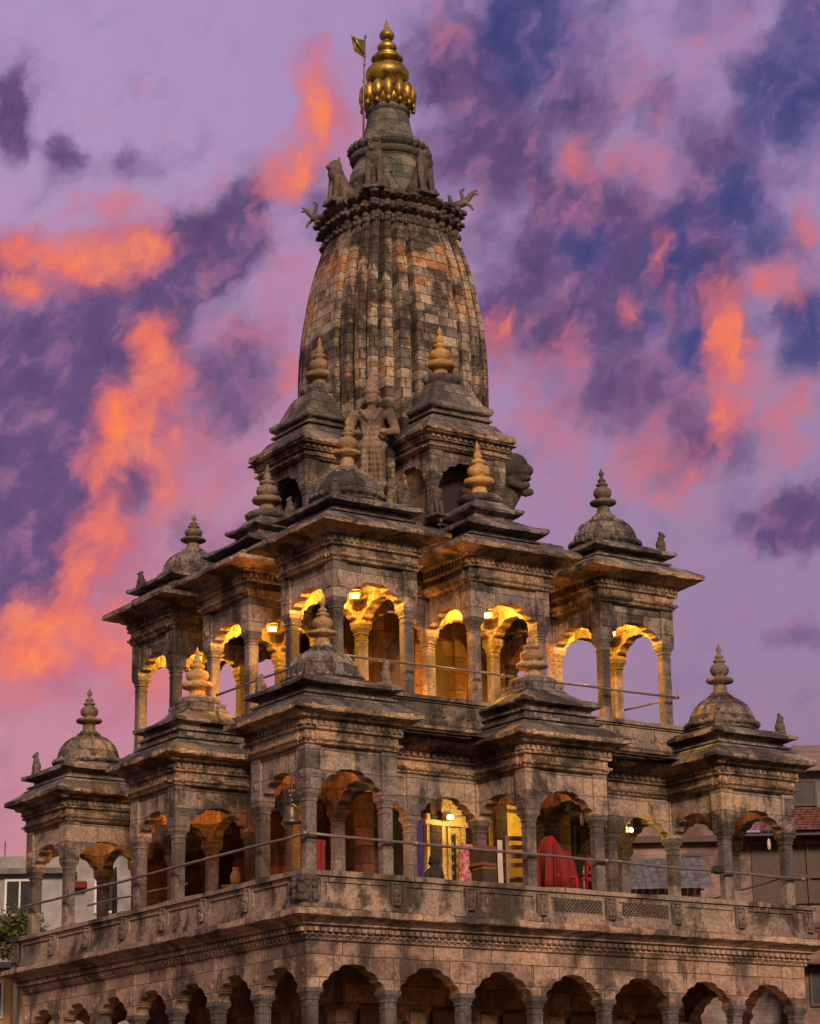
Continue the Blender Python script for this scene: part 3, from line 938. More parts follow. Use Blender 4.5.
def part(mb, name, mat, loc=(0, 0, 0), rz=0.0, label=None):
    o = mb.build(name, M[mat], temple, (loc[0] - C7, loc[1] - C7, loc[2] - G), rz)
    if label:
        o['label'] = label
    return o


# plinth: three steps
mb = MB()
for k, (o_, za, zb) in enumerate(((3.2, 0, 1.0), (2.1, 1.0, 2.05), (1.0, 2.05, 3.1))):
    h = C7 + o_
    mb.rings_square(C7, C7, [(h, G + za), (h, G + zb - 0.15), (h + 0.08, G + zb - 0.1), (h + 0.08, G + zb), (h - 1.3, G + zb)], 12)
part(mb, 'plinth', 'arcade')
GF = G + 3.1
SPG, APG, BTG = -1.24, -0.84, -0.50
# ground arcade: spandrel walls
mb = MB()
E7 = 7 * S
for k in range(7):
    a0, a1 = k * S, (k + 1) * S
    for p_, q_ in (((a0, 0), (a1, 0)), ((E7, a0), (E7, a1)), ((a1, E7), (a0, E7)), ((0, a1), (0, a0))):
        arch_panel(mb, p_, q_, SPG, APG - SPG, BTG, 0.26, 0.14)
for k in range(8):
    for x, y in {(k * S, 0.0), (k * S, E7), (0.0, k * S), (E7, k * S)}:
        if not (k == 7 and 0.0 in (x, y)) and not (k == 7 and False):
            mb.box(x - 0.145, x + 0.145, y - 0.145, y + 0.145, SPG + 0.003, BTG - 0.003)
            z = SPG + 0.27
            for dx, dy in ((0, -1), (-1, 0), (1, 0), (0, 1)):
                r = 0.07
                if dx:
                    mb.ell((x + dx * 0.145, y, z), (0.022, r, r), None, 8, 5)
                else:
                    mb.ell((x, y + dy * 0.145, z), (r, 0.022, r), None, 8, 5)
part(mb, 'arcade_wall', 'arcade')
colG = column_mesh(SPG - GF, 0.115)
first = None
for k in range(8):
    for x, y in {(k * S, 0.0), (k * S, E7), (0.0, k * S), (E7, k * S)}:
        if first is None:
            first = part(colG, 'column', 'column', (x, y, GF))
        elif not (k in (0, 7) and (x, y) in seen):
            o = first.copy()
            COL.objects.link(o)
            o.location = (x - C7, y - C7, GF - G)
        seen = globals().setdefault('seen', set())
        seen.add((x, y))
# inner wall of the veranda with blind arches
mb = MB()
hi = 2.5 * S
mb.rings_square(C7, C7, [(hi - 0.1, GF - 0.05), (hi - 0.1, BTG)], 4)
for s_ in range(4):
    for k in range(5):
        a0, a1 = (k + 1) * S, (k + 2) * S
        pa, pb = (a0, S), (a1, S)
        for _ in range(s_):
            pa = (C7 - (pa[1] - C7), C7 + (pa[0] - C7))
            pb = (C7 - (pb[1] - C7), C7 + (pb[0] - C7))
        arch_panel(mb, pa, pb, SPG - 0.35, 0.5, BTG, 0.2, 0.2)
        px, py = pa
        mb.box(px - 0.16, px + 0.16, py - 0.16, py + 0.16, GF - 0.05, SPG - 0.2)
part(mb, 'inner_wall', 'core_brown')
mb = MB()
for s_ in range(2):
    for k in range(5):
        t0 = (k + 1.5) * S
        if s_ == 0:
            mb.box(t0 - 0.33, t0 + 0.33, S + 0.02, S + 0.09, GF, SPG - 0.15)
        else:
            mb.box(S + 0.02, S + 0.09, t0 - 0.33, t0 + 0.33, GF, SPG - 0.15)
part(mb, 'blind_door', 'darkwood')
# terrace: cornice of the ground floor, floor slab
mb = MB()
h = C7 + 0.13
prof = [(h - 0.3, BTG), (h + 0.012, BTG), (h + 0.05, BTG + 0.02), (h + 0.06, BTG + 0.06), (h + 0.11, BTG + 0.09), (h + 0.09, BTG + 0.12), (h + 0.10, BTG + 0.22), (h + 0.17, BTG + 0.25, 0.003), (h + 0.17, BTG + 0.275), (h + 0.26, BTG + 0.33, 0.004), (h + 0.36, BTG + 0.375, 0.01), (h + 0.37, BTG + 0.39, 0.012), (h + 0.36, BTG + 0.475, 0.016), (h + 0.26, BTG + 0.50, 0.008), (h - 0.4, BTG + 0.505)]
mb.rings_square(C7, C7, prof, 44)
dentils(mb, C7, C7, h + 0.097, BTG + 0.135, BTG + 0.21, 0.055, 84, 0.38)
dentils(mb, C7, C7, h + 0.05, BTG + 0.055, BTG + 0.095, 0.05, 84, 0.3, 'petal')
part(mb, 'terrace', 'arcade')

# parapet of the terrace
PO = 0.31


def parapet_mesh(half, cx, cy, z0, z1, th, nbay, skip=()):
    mb = MB()
    H = z1 - z0
    o_, i_ = half, half - th
    def band(a, za, zb, jit=0.0, w=0.0):
        for s_ in range(4):
            n = 30
            pts = []
            for q in range(n + 1):
                t_ = -a + 2 * a * q / n
                j1 = random.uniform(-jit, jit)
                for (yy, zz) in ((-a, za), (-a, zb + j1), (-(a - th - 2 * w), zb + j1), (-(a - th - 2 * w), za)):
                    # mitre the corner
                    tt = max(-(-yy), min(-yy, t_))
                    x, y = tt, yy
                    for _ in range(s_):
                        x, y = -y, x
                    pts.append((cx + x, cy + y, zz))
            fs = []
            for q in range(n):
                for r in range(4):
                    r2 = (r + 1) % 4
                    fs.append((q * 4 + r, (q + 1) * 4 + r, (q + 1) * 4 + r2, q * 4 + r2))
            mb.add(pts, fs)
    band(o_ + 0.03, z0, z0 + 0.16 * H, 0.0, 0.03)
    band(o_ + 0.005, z0 + 0.16 * H, z0 + 0.24 * H, 0, 0.005)
    band(o_ - 0.035, z0 + 0.24 * H, z0 + 0.80 * H, 0, -0.03)
    band(o_ + 0.0, z0 + 0.80 * H, z0 + 0.87 * H, 0, 0.0)
    band(o_ + 0.045, z0 + 0.87 * H, z1, 0.016, 0.045)
    return mb


mb = parapet_mesh(C7 + PO, C7, C7, 0.006, 0.61, 0.16, 7)
# raised frames of the panels
zl, zh = 0.006 + 0.24 * 0.604, 0.006 + 0.80 * 0.604
fo = C7 + PO
for s_ in range(4):
    for k in range(7):
        a0, a1 = k * S + 0.13 - C7, (k + 1) * S - 0.13 - C7
        if k == 0:
            a0 = -0.10 - C7 + 0.13
        for (u0, u1, w0, w1) in ((a0, a0 + 0.06, zl, zh), (a1 - 0.06, a1, zl, zh), (a0 + 0.06, a1 - 0.06, zl, zl + 0.05), (a0 + 0.06, a1 - 0.06, zh - 0.05, zh)):
            pts = []
            for (x, y, z) in ((u0, -(fo - 0.005), w0), (u1, -(fo - 0.005), w0), (u1, -(fo - 0.005), w1), (u0, -(fo - 0.005), w1), (u0, -(fo - 0.05), w0), (u1, -(fo - 0.05), w0), (u1, -(fo - 0.05), w1), (u0, -(fo - 0.05), w1)):
                for _ in range(s_):
                    x, y = -y, x
                pts.append((C7 + x, C7 + y, z))
            mb.add(pts, [(0, 1, 2, 3), (4, 0, 3, 7), (1, 5, 6, 2), (3, 2, 6, 7), (0, 4, 5, 1)])
PAR = part(mb, 'parapet', 'parapet')


def carved_pilaster(seed=0, wide=1.0):
    mb = MB()
    r_ = random.Random(seed)
    w = 0.10 * wide
    mb.box(-w, w, -0.035, 0.02, 0.10, 0.50)
    mb.ell((0, -0.05, 0.42), (0.045, 0.04, 0.045), None, 10, 7)
    mb.ell((0, -0.05, 0.33), (0.062, 0.045, 0.07), None, 10, 7)
    mb.ell((-0.035, -0.055, 0.22), (0.04, 0.045, 0.08), None, 10, 7)
    mb.ell((0.04, -0.055, 0.20), (0.04, 0.045, 0.07), None, 10, 7)
    mb.ell((-0.07, -0.045, 0.32), (0.022, 0.03, 0.07), None, 8, 6)
    mb.ell((0.07, -0.045, 0.30), (0.022, 0.03, 0.07), None, 8, 6)
    mb.ell((0.0, -0.06, 0.13), (0.08, 0.04, 0.03), None, 10, 6)
    mb.ell((0.0, -0.05, 0.48), (0.08, 0.035, 0.022), None, 10, 6)
    return mb


for k in range(8):
    xs = k * S + (-0.02 if k else 0)
    for side in (0, 1):
        if k == 0:
            continue
        if side == 0:
            x, y, rz = xs, -PO + 0.0, 0.0
        else:
            x, y, rz = -PO + 0.0, xs, -pi / 2
        if k == 7:
            x, y = (E7 + PO - 0.14, -PO) if side == 0 else (-PO, E7 + PO - 0.14)
        inst(('pil',), lambda: carved_pilaster(1), 'carved_pilaster', M['sculpture'], temple, (x - C7, y - C7, 0.0 - G), rz)
# the carved block at the near corner
mb = MB()
mb.box(-PO - 0.05, -PO + 0.26, -PO - 0.05, -PO + 0.26, 0.09, 0.535)
for (x, y, n_) in ((-PO + 0.02, -PO - 0.06, 0), (-PO + 0.2, -PO - 0.06, 0), (-PO - 0.06, -PO + 0.02, 1), (-PO - 0.06, -PO + 0.2, 1)):
    for z, r in ((0.46, 0.05), (0.37, 0.075), (0.26, 0.065), (0.17, 0.08)):
        mb.ell((x + random.uniform(-.01, .01), y, z), (r * (0.6 if n_ else 1), r * (1 if n_ else 0.6), r * 0.85), None, 10, 7)
mb.ell((-PO - 0.03, -PO - 0.03, 0.44), (0.07, 0.07, 0.07))
mb.ell((-PO - 0.03, -PO - 0.03, 0.29), (0.085, 0.085, 0.10))
mb.ell((-PO - 0.03, -PO - 0.03, 0.15), (0.08, 0.08, 0.06))
part(mb, 'carved_corner_block', 'sculpture')


def lattice(w, h, pitch=0.075, bar=0.011):
    mb = MB()
    n = int((w + h) / pitch) + 2
    for sgn in (1, -1):
        for k in range(-2, n):
            x0 = -w / 2 - h / 2 + k * pitch
            # a bar from (x0, 0) rising at 45 degrees to (x0+h, h), clipped to the panel
            t0 = max(0.0, -w / 2 - x0)
            t1 = min(h, w / 2 - x0)
            if t1 - t0 < 0.02:
                continue
            p0 = (sgn * (x0 + t0), 0, t0)
            p1 = (sgn * (x0 + t1), 0, t1)
            mb.tube([p0, p1], bar, 4, False)
    return mb


for k in (3, 4):
    xm = (k + 0.5) * S + 0.06
    lp = lattice(1.02, 0.27).build('lattice_panel', M['sculpture'], temple, (xm - C7, -PO + 0.012 - C7, 0.175 - G))
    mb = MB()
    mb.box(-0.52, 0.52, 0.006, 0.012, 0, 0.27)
    mb.build('dark_backing', M['void'], lp)  # dark sheet painted as the shade behind the lattice holes

# ---- lower terrace storey: arcaded body round the inner ring
def ring_body(lo, hi_, lev, name_b, gaps):
    fl, spr, apx, bt, ev, over = LV[lev]
    mb = MB()
    a_, b_ = lo * S, hi_ * S
    dz = 0.004
    for k in range(lo, hi_):
        a0, a1 = k * S, (k + 1) * S
        for p_, q_ in (((a0, a_), (a1, a_)), ((b_, a0), (b_, a1)), ((a1, b_), (a0, b_)), ((a_, a1), (a_, a0))):
            arch_panel(mb, p_, q_, spr + dz, apx - spr, bt - dz, 0.2, 0.13)
    for k in range(lo, hi_ + 1):
        for x, y in {(k * S, a_), (k * S, b_), (a_, k * S), (b_, k * S)}:
            mb.box(x - 0.135, x + 0.135, y - 0.135, y + 0.135, spr + 0.006, bt - 0.006)
    part(mb, name_b, 'stone')
    mb = MB()
    f = (b_ - a_) / 2 + 0.10
    entablature(mb, C7, C7, f, bt - 0.002, ev - 0.006, over - 0.14, 30, 22 * (hi_ - lo) // 2, p=0.0)
    part(mb, 'cornice', 'cornice')
    m_ = column_mesh(spr - fl, 0.105)
    f0 = None
    done = set()
    for k in range(lo, hi_ + 1):
        for (ii, jj) in ((k, lo), (k, hi_), (lo, k), (hi_, k)):
            if (ii, jj) in done or (ii, jj) in gaps:
                continue
            done.add((ii, jj))
            if f0 is None:
                f0 = part(m_, 'column', 'column', (ii * S, jj * S, fl))
            else:
                c_ = f0.copy()
                COL.objects.link(c_)
                c_.location = (ii * S - C7, jj * S - C7, fl - G)


taken1 = {(1, 1), (3, 1), (4, 1), (6, 1), (1, 3), (1, 4), (1, 6)}
ring_body(1, 6, 1, 'arcade_wall', taken1)
taken2 = {(2, 2), (3, 2), (4, 2), (5, 2), (2, 3), (2, 4), (2, 5)}
ring_body(2, 5, 2, 'arcade_wall', taken2)

# upper terrace slab and parapet
mb = MB()
h = 2.5 * S
mb.rings_square(C7, C7, [(h + 0.36, 3.31), (h + 0.34, 3.36), (h + 0.26, 3.42), (h + 0.26, 3.50), (h + 0.33, 3.53), (h + 0.33, 3.575), (h - 0.2, 3.58)], 20)
part(mb, 'terrace', 'cornice')
mb = parapet_mesh(h + 0.29, C7, C7, 3.584, 4.12, 0.14, 5)
fo = h + 0.29
for s_ in range(2):
    for k in range(10):
        t0 = -h + 0.08 + k * 0.75
        for q in range(5):
            x, y, z = t0 + 0.08 + q * 0.11, -(fo - 0.03), 3.80 + 0.03 * (q % 2)
            if s_:
                x, y = y, x
            mb.ell((C7 + x, C7 + y, z), ((0.055, 0.03, 0.06) if not s_ else (0.03, 0.055, 0.06)), None, 8, 6)
part(mb, 'parapet', 'parapet')

# inner cells
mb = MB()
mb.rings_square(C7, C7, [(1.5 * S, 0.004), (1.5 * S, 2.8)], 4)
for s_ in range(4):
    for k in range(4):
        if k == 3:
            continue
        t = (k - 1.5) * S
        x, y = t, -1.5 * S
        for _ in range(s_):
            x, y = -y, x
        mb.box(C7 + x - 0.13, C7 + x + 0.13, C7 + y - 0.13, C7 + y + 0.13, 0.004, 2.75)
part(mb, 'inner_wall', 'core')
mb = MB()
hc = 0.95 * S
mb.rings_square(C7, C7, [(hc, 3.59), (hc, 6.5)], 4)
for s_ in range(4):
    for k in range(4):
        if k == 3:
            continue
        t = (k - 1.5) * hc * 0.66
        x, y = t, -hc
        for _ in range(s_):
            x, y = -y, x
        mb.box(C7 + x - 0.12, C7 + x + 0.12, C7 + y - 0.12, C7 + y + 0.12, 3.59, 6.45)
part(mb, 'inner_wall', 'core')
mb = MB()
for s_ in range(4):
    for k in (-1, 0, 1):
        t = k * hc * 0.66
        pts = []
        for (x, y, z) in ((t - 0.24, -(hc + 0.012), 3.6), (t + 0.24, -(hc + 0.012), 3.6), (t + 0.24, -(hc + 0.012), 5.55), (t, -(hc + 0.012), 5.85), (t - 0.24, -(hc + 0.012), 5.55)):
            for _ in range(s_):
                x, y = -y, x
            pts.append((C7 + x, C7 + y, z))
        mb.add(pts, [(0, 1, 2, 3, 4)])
part(mb, 'doorway', 'void')  # flat dark polygons, the shade of the openings painted on the wall

# thin weathered tin sheets laid over the gaps between the lower kiosks
for xa, xb in ((2.05, 4.25), (6.45, 8.75)):
    mb = MB()
    n_ = 16
    for q in range(n_):
        u0, u1 = xa + (xb - xa) * q / n_, xa + (xb - xa) * (q + 1) / n_
        d0, d1 = 0.012 * (q % 2), 0.012 * ((q + 1) % 2)
        f_ = 0.62 + random.uniform(-0.012, 0.012)
        mb.add([(u0, f_, 3.345 + d0), (u1, f_, 3.345 + d1), (u1, 1.22, 3.44 + d1), (u0, 1.22, 3.44 + d0), (u0, f_, 3.335 + d0), (u1, f_, 3.335 + d1), (u1, 1.22, 3.43 + d1), (u0, 1.22, 3.43 + d0)], [(0, 1, 2, 3), (7, 6, 5, 4), (0, 4, 5, 1)])
    part(mb, 'tin_sheet', 'tin')

# closed rear of the lower arcade
mb = MB()
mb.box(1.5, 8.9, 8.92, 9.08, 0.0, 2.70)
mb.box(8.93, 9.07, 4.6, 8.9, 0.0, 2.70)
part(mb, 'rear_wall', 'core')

# ---- pavilions
PV = []
def PAVI(*a, **k):
    o = pavilion(temple, *a, **k)
    x, y, z = o.location
    o.location = (x - C7, y - C7, z - G)
    o.rotation_euler = (random.uniform(-0.004, 0.004), random.uniform(-0.004, 0.004), random.uniform(-0.012, 0.012))
    for ch in o.children:
        if ch.name.startswith('finial'):
            ch.rotation_euler = (random.uniform(-0.03, 0.03), random.uniform(-0.03, 0.03), random.uniform(0, 6))
        elif ch.name.startswith('corner_figure'):
            ch.scale = (random.uniform(0.85, 1.15), random.uniform(0.85, 1.15), random.uniform(0.8, 1.2))
            ch.rotation_euler[2] += random.uniform(-0.4, 0.4)
    return o
PAVI(0, 0, 1, 'dome', 'domed corner kiosk of the lower terrace nearest to the viewer, bell in its left arch', 'finial_terracotta', 0.94, -0.1)
PAVI(3, 0, 1, 'pyr', 'square kiosk with stepped pyramid roof in the middle of the right lower terrace, red cloth inside', 'finial_terracotta', 0.95)
PAVI(6, 0, 1, 'dome', 'domed corner kiosk at the far right end of the lower terrace', 'finial_grey', 1.08, 0.1)
PAVI(0, 3, 1, 'pyr', 'square kiosk with stepped roof and ochre finial in the middle of the left lower terrace', 'finial_ochre', 1.0)
PAVI(0, 6, 1, 'dome', 'domed corner kiosk at the far left end of the lower terrace', 'finial_grey', 0.98)
PAVI(1, 1, 2, 'dome', 'brightly lit domed corner kiosk of the upper terrace nearest to the viewer', 'finial_terracotta', 1.08, 0.12)
PAVI(3, 1, 2, 'pyr', 'lit kiosk with stepped roof and golden ochre finial on the right upper terrace', 'finial_ochre', 1.04)
PAVI(5, 1, 2, 'dome', 'domed corner kiosk at the right end of the upper terrace with sky behind its arches', 'finial_grey', 1.05, 0.05)
PAVI(1, 3, 2, 'pyr', 'lit kiosk with grey stepped roof on the left upper terrace', 'finial_grey', 0.92)
PAVI(1, 5, 2, 'dome', 'domed corner kiosk at the far left end of the upper terrace', 'finial_grey', 0.80, -0.12)

# ---- shrine storey under the spire
mb = MB()
mb.rings_square(C7, C7, [(1.5 * S + 0.10, 7.02), (1.5 * S + 0.10, 7.18), (1.5 * S + 0.02, 7.22), (1.5 * S + 0.02, 7.62), (1.5 * S + 0.08, 7.66), (1.5 * S + 0.08, 7.74), (2.42, 7.76), (2.42, 7.92), (2.0, 7.95)], 10)
part(mb, 'upper_platform', 'roof')

# spire plan: a square with three stepped-back ribs at every corner
def spire_ring(h):
    q = [(0.29, 1.0), (0.295, 0.84), (0.36, 0.84), (0.37, 0.965), (0.50, 0.955), (0.505, 0.77), (0.57, 0.77), (0.58, 0.91), (0.68, 0.90), (0.685, 0.72), (0.745, 0.72), (0.755, 0.845), (0.832, 0.832)]
    oct_ = [(a * h, b * h) for a, b in q]
    oct_ += [(b * h, a * h) for a, b in reversed(q[:-1])]
    ring = []
    for s_ in range(4):
        pts = [(x, -y) for x, y in oct_]           # near +x,-y corner
        for x, y in pts:
            for _ in range(s_):
                x, y = -y, x
            ring.append((C7 + x, C7 + y))
    return ring


def spire_h(z):
    tab = [(7.9, 1.70), (10.9, 1.70), (11.4, 1.705), (11.85, 1.70), (12.25, 1.685), (12.7, 1.65), (13.1, 1.595), (13.55, 1.53), (13.95, 1.45), (14.35, 1.35), (14.6, 1.275), (14.9, 1.17)]
    for (z0, h0), (z1, h1) in zip(tab, tab[1:]):
        if z <= z1:
            t = (z - z0) / (z1 - z0)
            return h0 + (h1 - h0) * t
    return tab[-1][1]


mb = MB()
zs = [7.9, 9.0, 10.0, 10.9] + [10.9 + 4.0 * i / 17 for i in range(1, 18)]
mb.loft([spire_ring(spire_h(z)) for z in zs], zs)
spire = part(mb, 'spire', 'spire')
# moulded crown band of the spire
mb = MB()
band = [(1.17, 14.60), (1.22, 14.66), (1.28, 14.70), (1.28, 14.78), (1.20, 14.80), (1.20, 14.92), (1.30, 14.96), (1.35, 15.0), (1.35, 15.06), (1.24, 15.09), (1.24, 15.18), (1.34, 15.22), (1.40, 15.27), (1.40, 15.33), (1.1, 15.36)]
mb.loft([spire_ring(h) for h, z in band], [z for h, z in band])
for hh, za, zb, rr in ((1.20, 14.80, 14.92, 0.06), (1.24, 15.09, 15.18, 0.06), (1.34, 14.985, 15.05, 0.05), (1.27, 14.70, 14.78, 0.045), (1.39, 15.25, 15.32, 0.05)):
    ring = spire_ring(hh)
    for k in range(len(ring)):
        a, b = Vector((*ring[k], 0)), Vector((*ring[(k + 1) % len(ring)], 0))
        n = max(1, int((b - a).length / 0.16))
        for q in range(n):
            c_ = a + (b - a) * ((q + 0.5) / n)
            g_ = random.uniform(0.9, 1.5)
            mb.ell((c_.x, c_.y, (za + zb) / 2 + random.uniform(-0.015, 0.015)), (rr * g_, rr * g_, (zb - za) * random.uniform(0.5, 0.8)), None, 8, 5)
spb = mb.build('carved_crown_band', M['sculpture'], spire)
# hidden joint between band and drum, then drum, ring, neck
mb = MB()
prof = [(1.15, 15.30), (1.10, 15.36), (1.0, 15.45), (0.93, 15.6), (0.885, 15.85), (0.86, 16.0), (0.875, 16.02), (0.875, 16.07), (0.85, 16.09), (0.83, 16.25), (0.77, 16.40), (0.72, 16.46), (0.74, 16.48), (0.745, 16.53), (0.70, 16.56)]
mb.lathe(C7, C7, prof, 48)
mb.build('drum', M['drum'], spire)
mb = MB()
prof = [(0.68, 16.52), (0.80, 16.56, 0.0), (0.83, 16.62, 0.0), (0.82, 16.68, 0.0), (0.72, 16.70), (0.74, 16.72), (0.80, 16.74, 0.09), (0.86, 16.82, 0.09), (0.82, 16.90, 0.09), (0.70, 16.95, 0.05), (0.64, 16.98), (0.60, 17.05), (0.60, 17.10)]
mb.lathe(C7, C7, prof, 112, 0, 28)
mb.build('lotus_ring', M['drum'], spire)
mb = MB()
prof = [(0.60, 17.02), (0.585, 17.10), (0.545, 17.18), (0.50, 17.33), (0.465, 17.5), (0.44, 17.64), (0.42, 17.70), (0.475, 17.73), (0.485, 17.77), (0.45, 17.81), (0.42, 17.84), (0.44, 17.9)]
mb.lathe(C7, C7, prof, 40)
mb.build('neck', M['drum'], spire)
# gilded finial: lotus bulbs, sphere, rings, bulbs, tip
mb = MB()
for k in range(14):
    a = 2 * pi * k / 14 + 0.12
    c_ = (C7 + 0.51 * cos(a), C7 + 0.51 * sin(a), 18.12)
    mb.ell(c_, (0.122, 0.122, 0.225), Matrix.Rotation(0.0, 4, 'Z'), 14, 10)
    mb.cap((C7 + 0.44 * cos(a), C7 + 0.44 * sin(a), 17.88), c_, 0.06, 0.09, 8)
    mb.ell((C7 + 0.56 * cos(a), C7 + 0.56 * sin(a), 17.86), (0.05, 0.05, 0.07), None, 8, 6)
mb.lathe(C7, C7, [(0.40, 17.84), (0.52, 17.90), (0.54, 18.0), (0.50, 18.2), (0.40, 18.36), (0.3, 18.4)], 40)
gl = mb.build('gilded_lotus', M['gold'], spire)
mb = MB()
prof = [(0.30, 18.36)] + [(0.475 * cos(a), 18.66 + 0.33 * sin(a)) for a in [(-1.1 + 2.35 * i / 16) for i in range(17)]]
prof += [(0.20, 19.0), (0.30, 19.01), (0.345, 19.05), (0.34, 19.10), (0.27, 19.12), (0.25, 19.15), (0.27, 19.17), (0.24, 19.21), (0.17, 19.23)]
prof += [(0.215 * cos(a), 19.37 + 0.145 * sin(a)) for a in [(-0.9 + 2.0 * i / 9) for i in range(10)]]
prof += [(0.09, 19.52), (0.085, 19.54)]
prof += [(0.165 * cos(a), 19.68 + 0.145 * sin(a)) for a in [(-0.95 + 1.75 * i / 9) for i in range(10)]]
prof += [(0.085, 19.83), (0.05, 19.92), (0.022, 20.03), (0.004, 20.10)]
prof = [(r, 18.36 + (z - 18.36) * 0.935) for r, z in prof]
mb.lathe(C7, C7, prof, 40)
mb.build('gilded_finial', M['gold'], spire)

# ---- porch shrines on the two visible sides of the spire (and their twins behind)
def porch(side, label, fin):
    fl, spr, apx, bt, ev = 7.92, 8.86, 9.18, 9.36, 9.74
    o = MB()
    hb = S / 2
    D = 1.30                                     # depth from the front columns to the spire body
    # local frame: front at y = -2.5, x along the face
    y0, y1 = -2.5, -2.5 + D
    arch_panel(o, (-hb, y0), (hb, y0), spr, apx - spr, bt, 0.22)
    arch_panel(o, (-hb, y1), (-hb, y0), spr, apx - spr, bt, 0.22)
    arch_panel(o, (hb, y0), (hb, y1), spr, apx - spr, bt, 0.22)
    for x in (-hb, hb):
        o.box(x - 0.14, x + 0.14, y0 - 0.14, y0 + 0.14, spr + 0.003, bt - 0.003)
    pr = o.build('porch_shrine', M['stone'], temple, (0, 0, -G), side * pi / 2)
    tag(pr, label)
    for x in (-hb, hb):
        inst(('colp',), lambda: column_mesh(spr - fl, 0.095), 'column', M['column'], pr, (x, y0, fl))
        inst(('colp',), lambda: column_mesh(spr - fl, 0.105), 'column', M['column'], pr, (x, y1 - 0.35, fl))
    w = MB()
    w.box(-hb + 0.05, hb - 0.05, y0 + 0.42, y1 + 0.3, fl, bt - 0.02)
    for x in (-1, 1):
        w.box(x * (hb - 0.03) - 0.05, x * (hb - 0.03) + 0.05, y0 + 0.16, y1 + 0.2, fl, bt - 0.03)
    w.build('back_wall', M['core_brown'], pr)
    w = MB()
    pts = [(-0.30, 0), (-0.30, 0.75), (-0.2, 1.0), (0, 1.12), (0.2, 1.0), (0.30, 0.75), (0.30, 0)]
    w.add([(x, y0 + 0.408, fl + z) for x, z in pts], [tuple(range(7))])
    w.build('niche', M['void'], pr)  # flat dark polygon, the shade of the niche painted on the back wall
    # roof: body of the cornice is a rectangle built from a square sweep centred between front and body
    e = MB()
    f = hb + 0.115
    cy = y0 - 0.115 + f
    entablature(e, 0, cy, f, bt, ev, 0.19, 6, 15, p=0.02, c=0.8)
    e.build('cornice', M['cornice'], pr)
    r = MB()
    t = ev + 0.03
    e0 = f + 0.19
    rows = [(e0 - 0.012, t - 0.02, 0.006, 0.05), (e0 - 0.014, t + 0.02, 0.010, 0.07), (e0 - 0.16, t + 0.16, 0.006), (f - 0.10, t + 0.34), (f - 0.15, t + 0.35), (f - 0.20, t + 0.36), (f - 0.20, t + 0.42), (f - 0.14, t + 0.43), (f - 0.14, t + 0.47), (f - 0.21, t + 0.48), (f - 0.21, t + 0.53), (f - 0.13, t + 0.56, 0.006, 0.03), (f - 0.11, t + 0.59, 0.008, 0.05), (f - 0.12, t + 0.64, 0.008, 0.05), (f - 0.26, t + 0.78, 0.006), (f - 0.36, t + 1.00, 0.006), (f - 0.42, t + 1.14, 0.005), (f - 0.46, t + 1.2), (f - 0.48, t + 1.24), (0.28, t + 1.27)]
    r.rings_square(0, cy, rows, 7)
    zt = rows[-1][1]
    r.lathe(0, cy, [(0.30, zt - 0.05), (0.33, zt), (0.40, zt + 0.07, 0.14), (0.39, zt + 0.14, 0.14), (0.30, zt + 0.20, 0.14), (0.24, zt + 0.22), (0.2, zt + 0.24)], 48, 0, 12)
    r.build('roof', M['roof_pale'], pr)
    inst(('fin1',), lambda: _lathe(finial_profile(0.30, 1.0, 1), 24), 'finial', M[fin], pr, (0, cy, zt + 0.17)).scale = (1.0, 1.0, 1.12)
    return pr


porch(0, 'small porch shrine with ochre finial on the right face of the spire', 'finial_ochre')
porch(3, 'small porch shrine with terracotta finial on the left face of the spire', 'finial_terracotta')

#PART2
# ------------------------------------------------------------------ gilded shrine doorway and painted panel on the inner wall of the lower terrace
IW = 3.0 * 1.0
mb = MB()
x0, x1, yb = 4.30, 5.17, 2.985
for xa, xb in ((x0, x0 + 0.10), (x1 - 0.10, x1), (x0 + 0.34, x0 + 0.40), (x1 - 0.40, x1 - 0.34)):
    mb.box(xa, xb, yb - 0.10, yb, 0.4, 2.12)
mb.box(x0 - 0.05, x1 + 0.05, yb - 0.13, yb, 2.12, 2.22)
for k, (w, z) in enumerate(((0.44, 2.22), (0.36, 2.34), (0.27, 2.45), (0.16, 2.55))):
    mb.box((x0 + x1) / 2 - w, (x0 + x1) / 2 + w, yb - 0.11 + k * 0.012, yb, z + 0.003, z + 0.11)
gd = part(mb, 'gilded_doorway', 'brass')
gd['label'] = 'brass covered shrine doorway with stepped top'
mb = MB()
for xa, xb in ((x0 + 0.10, x0 + 0.34), (x0 + 0.40, x1 - 0.40), (x1 - 0.34, x1 - 0.10)):
    mb.box(xa, xb, yb - 0.04, yb - 0.002, 0.4, 2.12)
    for q in range(9):
        for r in range(2):
            mb.ell((xa + (xb - xa) * (0.3 + 0.4 * r), yb - 0.045, 0.55 + q * 0.18), ((xb - xa) * 0.17, 0.02, 0.065), None, 8, 5)
mb.build('embossed_panel', M['brass'], gd)
mb = MB()
mb.box(x0 + 0.16, x0 + 0.28, yb - 0.062, yb - 0.05, 1.0, 1.9)
mb.box(x1 - 0.29, x1 - 0.20, yb - 0.062, yb - 0.05, 0.9, 2.0)
mb.build('door_recess_shade', M['void'], gd)  # dark strips on the door face, painted shade of its recesses
mb = MB()
mb.box(5.78, 6.62, 2.975, 2.995, 0.4, 2.66)
yp = part(mb, 'painted_panel', 'yellowpaint')
yp['label'] = 'yellow painted wall panel behind the chairs'
mb = MB()
mb.box(6.16, 6.19, 2.955, 2.975, 0.4, 2.6)
mb.box(5.78, 6.62, 2.955, 2.975, 2.50, 2.56)
mb.build('panel_strip', M['wood'], yp)

